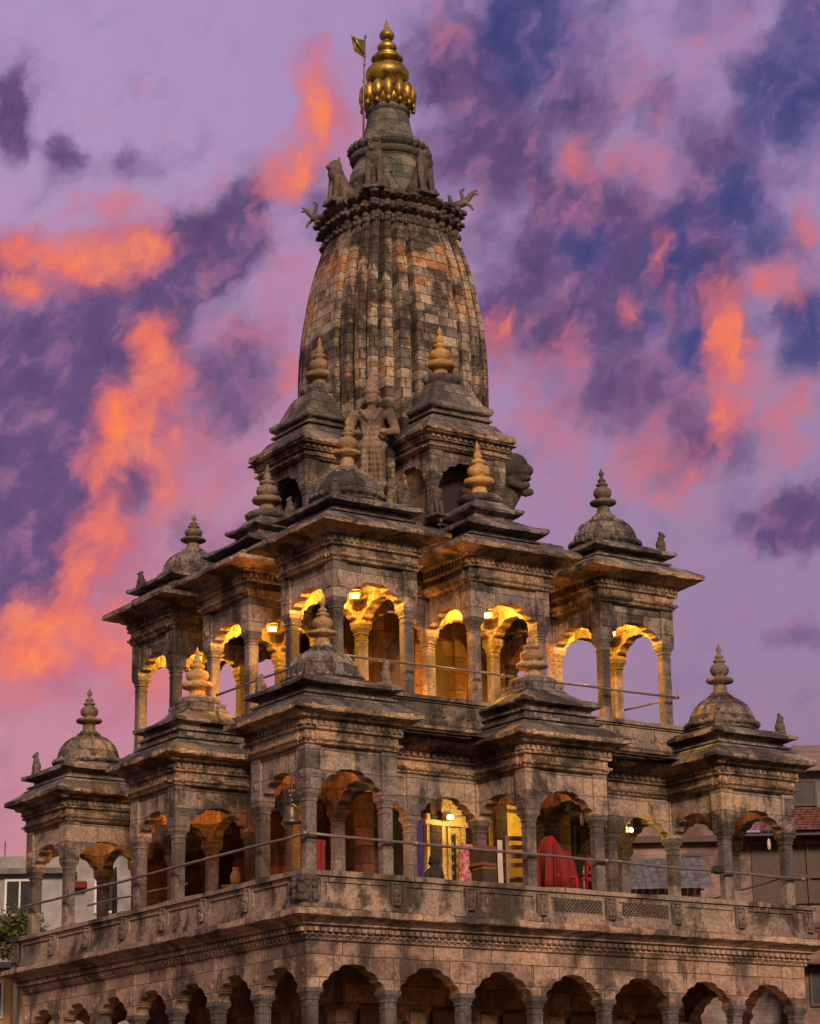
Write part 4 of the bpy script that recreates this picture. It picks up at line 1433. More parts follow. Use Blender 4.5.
# raised floor inside the arcade
mb = MB()
mb.rings_square(C7, C7, [(C7 - 0.28, 0.012), (C7 - 0.28, 0.38), (C7 - 0.34, 0.40)], 6)
part(mb, 'inner_floor', 'arcade')
FL1 = 0.40

# ------------------------------------------------------------------ lamps that the photograph shows lit
def lamp(loc, power, col, rad=0.06):
    l_ = bpy.data.lights.new("floodlight_glow", 'POINT')
    l_.energy = power
    l_.color = col
    l_.shadow_soft_size = rad
    o = bpy.data.objects.new("floodlight_glow", l_)
    COL.objects.link(o)
    o.location = loc
    return o


def uplight(loc, power, col, ang=150, rad=0.08):
    l_ = bpy.data.lights.new("floodlight_glow", 'SPOT')
    l_.energy = power
    l_.color = col
    l_.spot_size = radians(ang)
    l_.spot_blend = 0.35
    l_.shadow_soft_size = rad
    o = bpy.data.objects.new("floodlight_glow", l_)
    COL.objects.link(o)
    o.location = loc
    o.rotation_euler = (pi, 0, 0)
    return o


WARM = (1.0, 0.43, 0.032)
AMB = (1.0, 0.36, 0.07)
UPPER = [((1, 1), 430, 'nearest domed kiosk'), ((3, 1), 430, 'right stepped roof kiosk'), ((5, 1), 300, 'right end domed kiosk'), ((1, 3), 300, 'left stepped roof kiosk'), ((1, 5), 280, 'far left domed kiosk')]
for (i, j), p_, where in UPPER:
    lamp(((i + 0.5) * S - 0.12, (j + 0.5) * S - 0.12, 6.26), p_, WARM, 0.04)
lamp((3.75, 3.35, 4.1), 220, AMB)
lamp((3.35, 3.75, 4.1), 170, AMB)
lamp((6.75, 3.35, 4.1), 130, AMB)
lamp((5.25, 3.45, 4.1), 120, AMB)
for k_ in (1.5, 3.0, 4.5, 6.0, 7.5, 9.0):      # amber bulbs inside the ground arcade
    lamp((k_ + 0.75, 0.75, -2.4), 9, AMB, 0.08)
    lamp((0.75, k_ + 0.75, -2.4), 5, AMB, 0.08)
# lower terrace: the shrine lamp, the lamp of the right gap, dim amber bulbs under the left kiosks
lamp((4.72, 2.45, 2.20), 24, (1.0, 0.74, 0.34), 0.04)
lamp((6.2, 2.45, 2.30), 14, (1.0, 0.66, 0.18), 0.04)
lamp((8.25, 2.0, 2.15), 26, (1.0, 0.62, 0.18), 0.04)
RED = (1.0, 0.30, 0.05)
for x, y, p_, c_ in ((0.66, 0.66, 34, RED), (0.66, 5.16, 40, RED), (0.66, 9.66, 46, AMB), (5.16, 0.66, 16, RED), (9.66, 0.66, 18, AMB)):
    lamp((x, y, 2.52), p_, c_, 0.04)
for x, y, z, p_ in ((2.1, 2.2, 1.7, 45), (0.9, 2.3, 1.3, 14), (2.3, 5.6, 1.6, 16), (1.2, 8.4, 1.4, 14), (9.7, 2.4, 1.8, 6)):
    lamp((x, y, z), p_, AMB, 0.08)

mt, t_, b_ = new_mat('lamp_glow')
b_.inputs['Base Color'].default_value = (1, 0.8, 0.4, 1)
b_.inputs['Emission Color'].default_value = (1, 0.72, 0.28, 1)
b_.inputs['Emission Strength'].default_value = 5
M['glow'] = mt


def floodlight(loc, rz, label):
    t = empty('floodlight', loc, rz)
    tag(t, label, 'lamp')
    mb = MB()
    mb.box(-0.09, 0.09, -0.03, 0.03, -0.06, 0.06, bev=0.01)
    mb.tube([(-0.105, 0, 0), (-0.105, 0.0, 0.12), (0.105, 0, 0.12), (0.105, 0, 0)], 0.008, 6)
    mb.tube([(0, 0, 0.12), (0, 0, 0.25)], 0.01, 6)
    mb.build('housing', M['iron'], t)
    mb = MB()
    mb.ell((0, -0.03, 0), (0.075, 0.03, 0.05), None, 12, 8)
    mb.build('lens', M['glow'], t)


for (i, j), p_, where in UPPER:
    floodlight(((i + 0.5) * S + 0.30, (j + 0.5) * S + 0.28, 6.17), -0.75, 'lit floodlight hanging under the ceiling of the upper ' + where)
floodlight((4.70, 2.72, 2.26), 0.0, 'small lit floodlight hanging before the brass shrine doorway')
floodlight((8.50, 2.15, 2.22), 0.3, 'small lit floodlight in the arch left of the right corner kiosk')

# ------------------------------------------------------------------ handrails of iron pipe
def rail(name, label, pts, r, posts):
    t = empty(name, pts[0])
    tag(t, label, 'handrail')
    o = Vector(pts[0])
    mb = MB()
    full = []
    for a, b in zip(pts, pts[1:]):
        a, b = Vector(a), Vector(b)
        n = max(2, int((b - a).length / 0.7))
        for k in range(n):
            q = a + (b - a) * (k / n) - o
            full.append((q.x, q.y, q.z + (random.uniform(-0.012, 0.012) if 0 < k else 0)))
    full.append(tuple(Vector(pts[-1]) - o))
    mb.tube(full, r, 8)
    mb.build('pipe', M['iron'], t)
    for p_ in posts:
        mb = MB()
        q = Vector(p_) - o
        mb.tube([(q.x - 0.05, q.y - 0.0, q.z), (q.x + 0.05, q.y, q.z)], r * 1.5, 8)
        mb.ell(tuple(q), (r * 1.7,) * 3, None, 8, 6)
        mb.build('joint', M['iron'], t)
    return t


rail('handrail', 'long iron pipe handrail outside the columns of the lower terrace', [(-0.19, 10.75, 1.23), (-0.19, -0.19, 1.22), (10.72, -0.19, 1.13)], 0.026, [(-0.19, -0.19, 1.22), (6.05, -0.19, 1.17), (2.0, -0.19, 1.2), (10.72, -0.19, 1.13)])
rail('handrail', 'thin pipe rail running back along the right end of the lower terrace', [(10.66, -0.05, 1.25), (10.66, 3.4, 0.95)], 0.02, [])
rail('handrail', 'thin pipe rail inside the far left kiosks of the lower terrace', [(1.1, 10.4, 1.30), (1.1, 6.2, 1.24)], 0.02, [])
rail('handrail', 'iron pipe handrail along the edge of the upper terrace', [(1.2, 5.3, 4.68), (1.2, 1.2, 4.66), (9.02, 1.2, 4.69)], 0.024, [(4.9, 1.2, 4.66), (9.02, 1.2, 4.69)])
rail('handrail', 'short pipe rail behind the arches at the right end of the upper terrace', [(9.24, 3.3, 4.81), (9.24, 1.45, 4.76)], 0.02, [])

# ------------------------------------------------------------------ bell
t = empty('temple_bell', (-0.12, 0.36, 1.46))
tag(t, 'dark bronze bell hanging in the left arch of the nearest lower kiosk', 'bell')
mb = MB()
mb.lathe(0, 0, [(0.0, 0.02), (0.13, 0.015), (0.165, 0.0), (0.172, 0.012), (0.150, 0.05), (0.122, 0.10), (0.112, 0.18), (0.104, 0.25), (0.085, 0.29), (0.04, 0.31), (0.03, 0.33), (0.0, 0.335)], 28)
mb.build('bell_body', M['bronze'], t)
mb = MB()
mb.ell((0, 0, 0.38), (0.035, 0.035, 0.05))
mb.ell((0, -0.0, 0.46), (0.06, 0.03, 0.05))
mb.ell((-0.03, 0.0, 0.53), (0.04, 0.025, 0.05))
mb.ell((0.03, 0.0, 0.53), (0.04, 0.025, 0.05))
mb.tube([(0, 0, 0.33), (0, 0, 0.60), (0.02, 0.03, 0.75)], 0.012, 6)
mb.build('hanger', M['bronze'], t)
mb = MB()
mb.tube([(0, 0, 0.2), (0.01, 0, -0.04)], 0.010, 6)
mb.ell((0.01, 0, -0.05), (0.03, 0.03, 0.03), None, 8, 6)
mb.build('clapper', M['iron'], t)

# ------------------------------------------------------------------ flag on the spire
t = empty('flag_pole', (4.62, 5.25, 17.0))
tag(t, 'thin metal pole with a small dull gold metal flag beside the gilded tip', 'flag')
mb = MB()
mb.tube([(0, 0, 0), (0.02, 0, 1.2), (0.08, 0, 2.47)], [0.022, 0.02, 0.016], 8)
for z in (1.35, 1.75, 1.95, 2.42):
    mb.ell((0.02 + 0.06 * (z - 1.2) / 1.27, 0, z), (0.032, 0.032, 0.05), None, 8, 6)
mb.build('pole', M['iron'], t)
mb = MB()
pts = [(0.06, 2.35), (0.05, 1.92), (-0.20, 2.02), (-0.28, 2.36), (-0.12, 2.30)]
mb.loft([[(x, -0.006 + 0.02 * sin(x * 20), z) for x, z in pts], [(x, 0.006 + 0.02 * sin(x * 20), z) for x, z in pts]], [0, 0])
mb.build('flag', plain('dull_gilt_sheet', (0.16, 0.12, 0.035), 0.5, 0.4, 4, 0.6), t)
mb = MB()
mb.tube([(-0.24, -0.03, 2.31), (0.03, -0.03, 1.98)], [0.03, 0.012], 5)
mb.build('flag_stripe', M['gold'], t)

# ------------------------------------------------------------------ carved animals and figures
def lion_mb(head=1.0):
    mb = MB()
    mb.ell((0, 0.10, 0.22), (0.17, 0.20, 0.20))
    mb.cap((0, 0.06, 0.28), (0, -0.10, 0.56), 0.17, 0.15)
    mb.ell((0, -0.14, 0.62), (0.17, 0.15, 0.17))
    mb.ell((0, -0.15, 0.76), (0.135 * head, 0.14 * head, 0.13 * head))
    mb.ell((0, -0.27, 0.72), (0.075, 0.08, 0.06))
    for s_ in (-1, 1):
        mb.cap((s_ * 0.10, -0.16, 0.50), (s_ * 0.11, -0.22, 0.05), 0.07, 0.05)
        mb.ell((s_ * 0.11, -0.26, 0.04), (0.055, 0.08, 0.04))
        mb.ell((s_ * 0.16, 0.05, 0.15), (0.08, 0.17, 0.14))
        mb.ell((s_ * 0.16, -0.08, 0.04), (0.05, 0.10, 0.04))
        mb.ell((s_ * 0.10, -0.12, 0.885), (0.035, 0.03, 0.05))
    mb.cap((0, 0.27, 0.10), (0.05, 0.30, 0.42), 0.045, 0.03)
    mb.ell((0.05, 0.29, 0.46), (0.05, 0.05, 0.07))
    mb.box(-0.2, 0.2, -0.33, 0.32, -0.05, 0.02)
    return mb


def face(dx, dy):
    """rotation that turns local -Y towards (dx, dy)"""
    return math.atan2(dy, dx) + pi / 2


zL = 15.37
for (dx, dy), lab, sc in (((-0.93, -0.93), 'grey stone lion seated on the near corner of the spire crown', 1.15), ((0.0, -1.18), 'stone lion seated in the middle of the right side of the spire crown', 1.12), ((-1.18, 0.0), 'stone lion seated in the middle of the left side of the spire crown', 1.08)):
    r_ = math.atan2(dy, dx)
    o = sculpt(lion_mb(), 'lion_statue', M['sculpture'], None, (C7 + dx, C7 + dy, zL), face(dx, dy), 0.022, sc)
    tag(o, lab, 'statue', 'stone lions round the spire crown')


def beast_mb():
    """a gargoyle that leans out over the corner with its head and paws thrown up"""
    mb = MB()
    mb.cap((0, 0.15, 0.10), (0, -0.22, 0.22), 0.131, 0.120)
    mb.cap((0, -0.22, 0.22), (0, -0.42, 0.42), 0.102, 0.083)
    mb.ell((0, -0.47, 0.48), (0.07, 0.09, 0.07))
    mb.cap((0, -0.50, 0.52), (0, -0.60, 0.58), 0.051, 0.030)
    mb.cap((0, -0.52, 0.46), (0, -0.62, 0.44), 0.043, 0.030)
    mb.cap((0.05, -0.20, 0.28), (0.10, -0.10, 0.62), 0.072, 0.045)
    mb.cap((0.10, -0.10, 0.62), (0.09, -0.20, 0.68), 0.043, 0.038)
    mb.cap((-0.05, -0.25, 0.2), (-0.07, -0.42, 0.06), 0.065, 0.045)
    mb.cap((-0.07, -0.42, 0.06), (-0.06, -0.48, -0.06), 0.043, 0.030)
    mb.cap((0.05, 0.05, 0.1), (0.05, 0.02, -0.05), 0.087, 0.075)
    mb.cap((-0.05, 0.10, 0.1), (-0.05, 0.08, -0.05), 0.087, 0.075)
    mb.cap((0, 0.15, 0.12), (0, 0.22, 0.45), 0.087, 0.053)
    return mb


for (dx, dy), lab, sc in (((1.02, -1.02), 'dark stone beast with raised limbs leaning out at the right corner of the spire crown', 0.72), ((-1.05, 1.05), 'small dark stone beast leaning out at the left corner of the spire crown', 0.68)):
    o = sculpt(beast_mb(), 'beast_statue', M['sculpture'], None, (C7 + dx, C7 + dy, zL), face(dx, dy), 0.016, sc)
    tag(o, lab, 'statue', 'stone beasts at the corners of the spire crown')

# standing deity on a pillar at the near corner of the spire foot
t = empty('deity_statue', (3.80, 3.80, 8.36), face(-0.8, -1.0))
tag(t, 'tan stone figure in a tall crown standing between the two porches of the spire', 'statue')
mb = MB()
mb.rings_square(0, 0, [(0.30, -0.1), (0.30, 0.06), (0.24, 0.10), (0.22, 0.30), (0.27, 0.36), (0.30, 0.40), (0.30, 0.46)], 3)
mb.build('pedestal', M['stone'], t)
mb = MB()
B = 0.46
mb.cap((0.10, 0.0, B + 0.05), (0.09, -0.02, B + 0.75), 0.16, 0.17)
mb.cap((-0.10, 0.0, B + 0.05), (-0.09, -0.02, B + 0.75), 0.16, 0.17)
mb.ell((0, -0.02, B + 0.80), (0.31, 0.22, 0.20))
for k in range(9):                    # long garland and skirt folds
    z = B + 0.05 + k * 0.12
    mb.ell((0.19 - 0.01 * k, -0.17, z), (0.07, 0.07, 0.07), None, 10, 7)
    mb.ell((-0.19 + 0.01 * k, -0.17, z), (0.07, 0.07, 0.07), None, 10, 7)
    mb.ell((0.0, -0.20, z), (0.055, 0.05, 0.06), None, 10, 7)
mb.cap((0, 0, B + 0.85), (0, -0.01, B + 1.36), 0.21, 0.25)
mb.ell((0, -0.04, B + 1.42), (0.33, 0.20, 0.15))
for s_ in (-1, 1):
    mb.ell((s_ * 0.34, -0.02, B + 1.44), (0.13, 0.13, 0.13))
    mb.cap((s_ * 0.37, -0.02, B + 1.42), (s_ * 0.47, -0.08, B + 1.08), 0.115, 0.095)
    mb.cap((s_ * 0.47, -0.08, B + 1.08), (s_ * 0.30, -0.30, B + 1.00), 0.09, 0.07)
    mb.ell((s_ * 0.25, -0.34, B + 1.00), (0.08, 0.08, 0.06))
    mb.ell((s_ * 0.17, 0.0, B + 1.76), (0.035, 0.05, 0.08))
    mb.cap((s_ * 0.20, -0.19, B + 1.50), (s_ * 0.06, -0.24, B + 1.30), 0.045, 0.05, 8)
mb.cap((0, -0.02, B + 1.50), (0, -0.03, B + 1.66), 0.10, 0.09)
mb.ell((0, -0.04, B + 1.77), (0.145, 0.15, 0.18))
mb.ell((0, -0.19, B + 1.76), (0.025, 0.03, 0.05), None, 8, 6)
mb.ell((-0.055, -0.175, B + 1.80), (0.03, 0.02, 0.018), None, 8, 6)
mb.ell((0.055, -0.175, B + 1.80), (0.03, 0.02, 0.018), None, 8, 6)
mb.ell((0, -0.175, B + 1.68), (0.05, 0.025, 0.018), None, 8, 6)
mb.lathe(0, -0.02, [(0.10, B + 1.82), (0.17, B + 1.88), (0.18, B + 1.93), (0.14, B + 1.96), (0.15, B + 2.05), (0.12, B + 2.09), (0.12, B + 2.16), (0.08, B + 2.20), (0.07, B + 2.26), (0.02, B + 2.34)], 16)
mb.ell((0, 0.12, B + 1.3), (0.34, 0.08, 0.40))
sculpt(mb, 'figure', M['sculpture_tan'], t, voxel=0.018)

# big rearing lion at the right corner of the spire foot
mb = MB()
mb.cap((0, 0.25, 0.25), (0, -0.10, 0.70), 0.26, 0.28)
mb.cap((0, -0.10, 0.70), (0, -0.34, 1.02), 0.28, 0.24)
mb.ell((0, -0.40, 1.18), (0.30, 0.30, 0.30))
mb.ell((0, -0.62, 1.10), (0.17, 0.18, 0.14))
mb.ell((0, -0.60, 0.93), (0.13, 0.15, 0.07))
mb.cap((0, -0.40, 0.75), (0, -0.10, 0.15), 0.20, 0.16)
for s_ in (-1, 1):
    mb.cap((s_ * 0.2, -0.25, 0.85), (s_ * 0.25, -0.60, 0.70), 0.10, 0.08)
    mb.ell((s_ * 0.25, -0.66, 0.72), (0.09, 0.10, 0.08))
    mb.cap((s_ * 0.2, 0.25, 0.3), (s_ * 0.24, 0.0, 0.0), 0.15, 0.11)
    mb.ell((s_ * 0.22, -0.36, 1.42), (0.07, 0.05, 0.09))
    mb.ell((s_ * 0.25, -0.25, 1.15), (0.13, 0.2, 0.22))
    mb.ell((s_ * 0.13, -0.64, 1.24), (0.06, 0.05, 0.05))
mb.cap((0, 0.2, 0.6), (0, 0.30, 1.40), 0.10, 0.08)
mb.ell((0, 0.28, 1.48), (0.11, 0.11, 0.14))
o = sculpt(mb, 'lion_statue', M['sculpture'], None, (6.72, 3.78, 8.45), face(1, -1), 0.025)
tag(o, 'large dark stone lion rearing outward at the right foot of the spire', 'statue')
# its corner pedestal belongs to the temple
mb = MB()
mb.box(6.35, 7.05, 3.45, 4.15, 7.9, 8.47)
part(mb, 'corner_plinth', 'roof')

for (x, y, z, rz, sc, lab) in ((3.62, 2.62, 7.96, 0.1, 0.62, 'small seated stone lion at the left post of the right porch'), (4.30, 2.42, 7.94, 0.2, 0.6, 'small seated stone guardian in front of the right porch column'), (2.42, 3.35, 7.96, -1.4, 0.55, 'small seated stone lion beside the left porch')):
    o = sculpt(lion_mb(1.1), 'lion_statue', M['sculpture'], None, (x, y, z), rz, 0.022, sc)
    tag(o, lab, 'statue')
mb = MB()
mb.ell((0, 0, 0.10), (0.22, 0.17, 0.11))
mb.cap((0, 0.02, 0.18), (0, 0.02, 0.45), 0.13, 0.14)
mb.ell((0, 0.0, 0.66), (0.10, 0.10, 0.12))
mb.ell((0, 0.02, 0.79), (0.06, 0.06, 0.09))
for s_ in (-1, 1):
    mb.cap((s_ * 0.17, 0.02, 0.48), (s_ * 0.22, -0.03, 0.26), 0.05, 0.045)
    mb.cap((s_ * 0.22, -0.03, 0.26), (s_ * 0.08, -0.16, 0.2), 0.045, 0.035)
mb.cap((0, 0.02, 0.5), (0, 0.01, 0.6), 0.07, 0.06)
o = sculpt(mb, 'seated_statue', M['sculpture'], None, (C7 - 2.30, C7 + 0.0, 7.98), -pi / 2, 0.02)
tag(o, 'seated stone figure inside the niche of the left porch', 'statue')

# ------------------------------------------------------------------ furniture and cloths on the lower terrace
def chair(loc, rz, mat, label, sc=1.0, group=None):
    t = empty('wooden_chair', loc, rz)
    t.scale = (sc,) * 3
    tag(t, label, 'chair', group)
    mb = MB()
    for q in range(4):
        mb.box(-0.23, 0.23, -0.22 + q * 0.115, -0.22 + q * 0.115 + 0.095, 0.44, 0.47)
    mb.build('seat', mat, t)
    for x in (-0.21, 0.21):
        for y, h in ((-0.2, 0.70), (0.22, 1.12)):
            mb = MB()
            mb.box(x - 0.022, x + 0.022, y - 0.022, y + 0.022, 0, h, bev=0.004)
            mb.build('leg', mat, t)
        mb = MB()
        mb.box(x - 0.03, x + 0.03, -0.25, 0.2, 0.70, 0.735, bev=0.005)
        mb.build('armrest', mat, t)
    mb = MB()
    for z in (0.62, 0.76, 0.90, 1.04):
        mb.box(-0.19, 0.19, 0.205, 0.235, z, z + 0.07)
    mb.build('backrest', mat, t)
    return t


chair((4.93, 0.95, FL1), pi * 0.86, M['wood'], 'brown slatted wooden chair behind the parapet left of the red cloth', 1.12)
chair((6.62, 1.25, FL1), pi * 1.1, M['redpaint'], 'red painted slatted chair right of the red cloth', 0.95)

# red cloth thrown over a high seat
mb = MB()
rings, zs = [], []
NF = 96
for k, (z, w, d, am) in enumerate(((0.28, 0.37, 0.30, 0.085), (0.45, 0.365, 0.295, 0.075), (0.65, 0.36, 0.29, 0.06), (0.85, 0.35, 0.28, 0.045), (0.97, 0.335, 0.27, 0.020), (1.05, 0.30, 0.24, 0.010), (1.09, 0.22, 0.17, 0.004), (1.10, 0.1, 0.08, 0.0))):
    ring = []
    for i in range(NF):
        a = 2 * pi * i / NF
        ca, sa_ = cos(a), sin(a)
        ex = 0.55
        x = w * math.copysign(abs(ca) ** ex, ca)
        y = d * math.copysign(abs(sa_) ** ex, sa_)
        f = 1 + am / 0.3 * (sin(8 * a + 1.3 * sin(3 * a)) + 0.5 * sin(13 * a + 2.0))
        hump = 0.26 * math.exp(-((x + 0.20) / 0.16) ** 2) * (z / 1.1) ** 3 - 0.04 * (1 - z / 1.1) * sin(5 * a)
        ring.append((x * f, y * f, hump))
    rings.append(ring)
    zs.append(z)
mb.loft(rings, zs, True, True)
o = mb.build('red_drape', M['red'], None, (5.66, 0.80, FL1))
o.scale = (0.76, 0.85, 0.97)
tag(o, 'bright red cloth draped over a tall seat in the right middle kiosk', 'cloth')
t = empty('red_stool', (5.72, 0.78, FL1))
tag(t, 'red painted seat hidden under the bright red cloth in the right middle kiosk', 'stool')
mb = MB()
mb.box(-0.26, 0.26, -0.2, 0.2, 0.55, 0.60)
mb.build('seat', M['redpaint'], t)
for x in (-0.24, 0.24):
    for y in (-0.18, 0.18):
        mb = MB()
        mb.box(x - 0.025, x + 0.025, y - 0.025, y + 0.025, 0, 0.55)
        mb.build('leg', M['redpaint'], t)

for k, (x, y, z, rz, lab) in enumerate(((4.42, 1.25, FL1, 0.1, 'dark wooden crate at the bottom of the stack beside the pink patterned roll'), (4.45, 1.24, FL1 + 0.37, -0.05, 'dark wooden crate in the middle of the stack beside the pink patterned roll'), (4.41, 1.26, FL1 + 0.74, 0.12, 'dark wooden crate on top of the stack beside the pink patterned roll'))):
    t = empty('wooden_crate', (x, y, z), rz)
    tag(t, lab, 'crate', 'dark crates stacked in the lower arcade')
    mb = MB()
    mb.box(-0.18, 0.18, -0.16, 0.16, 0.005, 0.34)
    mb.build('box', M['darkwood'], t)
    for zz, nm in ((0.0, 'base_rim'), (0.30, 'lid')):
        mb = MB()
        mb.box(-0.195, 0.195, -0.175, 0.175, zz, zz + 0.055, bev=0.008)
        mb.build(nm, M['wood'], t)

mb = MB()
prof = [(0.10, 0.0), (0.125, 0.02), (0.13, 0.4), (0.125, 0.8), (0.13, 1.12), (0.11, 1.17), (0.03, 1.18)]
mb.lathe(0, 0, prof, 20)
o = mb.build('rolled_textile', M['pattern'], None, (4.20, 1.62, FL1))
o.rotation_euler = (0.04, 0.05, 0)
tag(o, 'upright roll of pink patterned cloth right of the brass shrine doorway', 'cloth')


def hanging(name, label, mat, loc, w, h, rz=0.0, waves=4, amp=0.03, taper=0.0):
    mb = MB()
    n, m_ = 28, 10
    front, back = [], []
    for k in range(m_ + 1):
        z = -h * k / m_
        for i in range(n + 1):
            u = i / n - 0.5
            ww = w * (1 - taper * (1 - k / m_))
            y = amp * sin(2 * pi * waves * u + 0.8 * sin(k * 0.5)) * (0.5 + 0.5 * k / m_)
            front.append((u * ww, y - 0.006, z))
            back.append((u * ww, y + 0.006, z))
    N = n + 1
    fs = []
    for k in range(m_):
        for i in range(n):
            a = k * N + i
            fs.append((a, a + 1, a + N + 1, a + N))
            b = a + len(front)
            fs.append((b + 1, b, b + N, b + N + 1))
    L0 = len(front)
    for i in range(n):
        fs.append((i + 1, i, L0 + i, L0 + i + 1))
        e = m_ * N
        fs.append((e + i, e + i + 1, L0 + e + i + 1, L0 + e + i))
    for k in range(m_):
        a = k * N
        fs.append((a, a + N, L0 + a + N, L0 + a))
        a += n
        fs.append((a + N, a, L0 + a, L0 + a + N))
    mb.add(front + back, fs, True)
    o = mb.build(name, mat, None, loc, rz)
    tag(o, label, 'cloth')
    return o


hanging('purple_cloth', 'purple cloth hanging beside the column right of the nearest lower kiosk', M['purple'], (3.14, 1.42, 1.95), 0.15, 1.5, 0.0, 3, 0.03)
hanging('white_cloth', 'pale cloth hanging in folds left of the brown slatted chair', M['white'], (4.60, 1.02, 1.60), 0.12, 1.1, 0.2, 2, 0.02)
hanging('red_cloth', 'red cloth hanging under the nearest lower kiosk behind the bell', M['red'], (1.12, 1.45, 1.42), 0.22, 0.9, 0.3, 2, 0.02)
hanging('dark_cloth', 'dark blue cloth hanging between the two leftmost kiosks of the lower terrace', M['bluecloth'], (1.2, 9.4, 1.95), 0.40, 1.4, 1.3, 3, 0.03, 0.6)

# dark coated person seated on the floor before the shrine
t = empty('person', (3.33, 1.25, FL1), 0.35)
tag(t, 'person in a dark coat seated on the floor facing the brass shrine doorway', 'person')
mb = MB()
mb.ell((0, 0.05, 0.12), (0.25, 0.22, 0.14))
mb.cap((0, 0.05, 0.15), (0, 0.0, 0.50), 0.17, 0.185)
mb.ell((0, 0.0, 0.53), (0.225, 0.12, 0.10))
mb.cap((0, 0.0, 0.56), (0, -0.01, 0.68), 0.065, 0.058)
mb.ell((0, 0.0, 0.77), (0.085, 0.105, 0.12))
mb.ell((0, 0.115, 0.75), (0.02, 0.025, 0.03), None, 8, 6)
for s_ in (-1, 1):
    mb.cap((s_ * 0.20, 0.0, 0.52), (s_ * 0.25, 0.05, 0.26), 0.065, 0.055)
    mb.cap((s_ * 0.25, 0.05, 0.26), (s_ * 0.10, 0.28, 0.20), 0.05, 0.04)
    mb.cap((s_ * 0.14, 0.05, 0.10), (s_ * 0.34, 0.34, 0.12), 0.10, 0.08)
    mb.cap((s_ * 0.34, 0.34, 0.12), (s_ * -0.02, 0.42, 0.06), 0.075, 0.055)
    mb.ell((s_ * 0.088, 0.0, 0.76), (0.015, 0.025, 0.03), None, 8, 6)
sculpt(mb, 'body', M['black'], t, voxel=0.016)
mb = MB()
mb.ell((0, -0.015, 0.80), (0.095, 0.11, 0.108))
mb.build('hair', M['black'], t)

t = empty('wooden_stool', (1.3, 4.72, FL1), 0.4)
tag(t, 'small brown stool carrying a jar in the gap left of the nearest lower kiosk', 'stool')
mb = MB()
mb.box(-0.19, 0.19, -0.19, 0.19, 0.60, 0.64, bev=0.01)
mb.build('seat', M['wood'], t)
for x in (-0.15, 0.15):
    for y in (-0.15, 0.15):
        mb = MB()
        mb.box(x - 0.02, x + 0.02, y - 0.02, y + 0.02, 0, 0.6)
        mb.build('leg', M['wood'], t)
mb = MB()
mb.lathe(0, 0, [(0.06, 0), (0.10, 0.06), (0.11, 0.16), (0.07, 0.25), (0.05, 0.28), (0.075, 0.31), (0.06, 0.32)], 18)
o = mb.build('clay_jar', M['finial_terracotta'], None, (1.3, 4.72, FL1 + 0.64))
tag(o, 'brown clay jar standing on the small stool in the left arcade', 'jar')

for x, y, z, lab in ((10.18, 0.1, 1.68, 'white glass pendant hanging in the right arch of the far right lower kiosk'), (6.14, 0.6, 1.92, 'white glass pendant hanging in the right middle lower kiosk')):
    t = empty('pendant_lamp', (x, y, z))
    tag(t, lab, 'lamp')
    mb = MB()
    mb.lathe(0, 0, [(0.01, 0.0), (0.03, 0.02), (0.034, 0.12), (0.024, 0.19), (0.015, 0.21)], 14)
    mb.build('shade', M['white'], t)
    mb = MB()
    mb.tube([(0, 0, 0.21), (0.004, 0, 0.55)], 0.006, 5)
    mb.build('cord', M['iron'], t)
mb = MB()
for k in range(7):
    mb.ell((random.uniform(-0.13, 0.13), random.uniform(-0.05, 0.05), random.uniform(-0.05, 0.05)), (0.08, 0.06, 0.055), None, 10, 7)
mb.cap((-0.14, -0.02, 0), (-0.21, -0.03, -0.08), 0.035, 0.02)
o = sculpt(mb, 'cloth_bundle', M['black'], None, (8.62, -0.19, 1.17), 0.1, 0.02)
tag(o, 'dark rag bundle knotted round the handrail before the far right lower kiosk', 'cloth')

# ------------------------------------------------------------------ neighbouring houses and trees
FH = Vector((sin(AZ), cos(AZ), 0))
RH = Vector((cos(AZ), -sin(AZ), 0))


def at(x, D):
    q = CAMP + RH * x + FH * D
    return (q.x, q.y, G)


def bpart(mb, name, mat, par):
    return mb.build(name, M[mat] if isinstance(mat, str) else mat, par)


def window(par, x, z, w, h, frame='window_white', y=-0.0, bars=1):
    mb = MB()
    f = 0.07
    mb.box(x - w / 2 - f, x + w / 2 + f, y - 0.05, y + 0.1, z - f, z)
    mb.box(x - w / 2 - f, x + w / 2 + f, y - 0.05, y + 0.1, z + h, z + h + f)
    mb.box(x - w / 2 - f, x - w / 2, y - 0.05, y + 0.1, z, z + h)
    mb.box(x + w / 2, x + w / 2 + f, y - 0.05, y + 0.1, z, z + h)
    for k in range(bars):
        xx = x - w / 2 + w * (k + 1) / (bars + 1)
        mb.box(xx - 0.025, xx + 0.025, y - 0.035, y + 0.05, z, z + h)
    o = bpart(mb, 'window', frame, par)
    mb = MB()
    mb.box(x - w / 2, x + w / 2, y - 0.02, y + 0.02, z, z + h)
    bpart(mb, 'pane', 'glass', o)
    return o


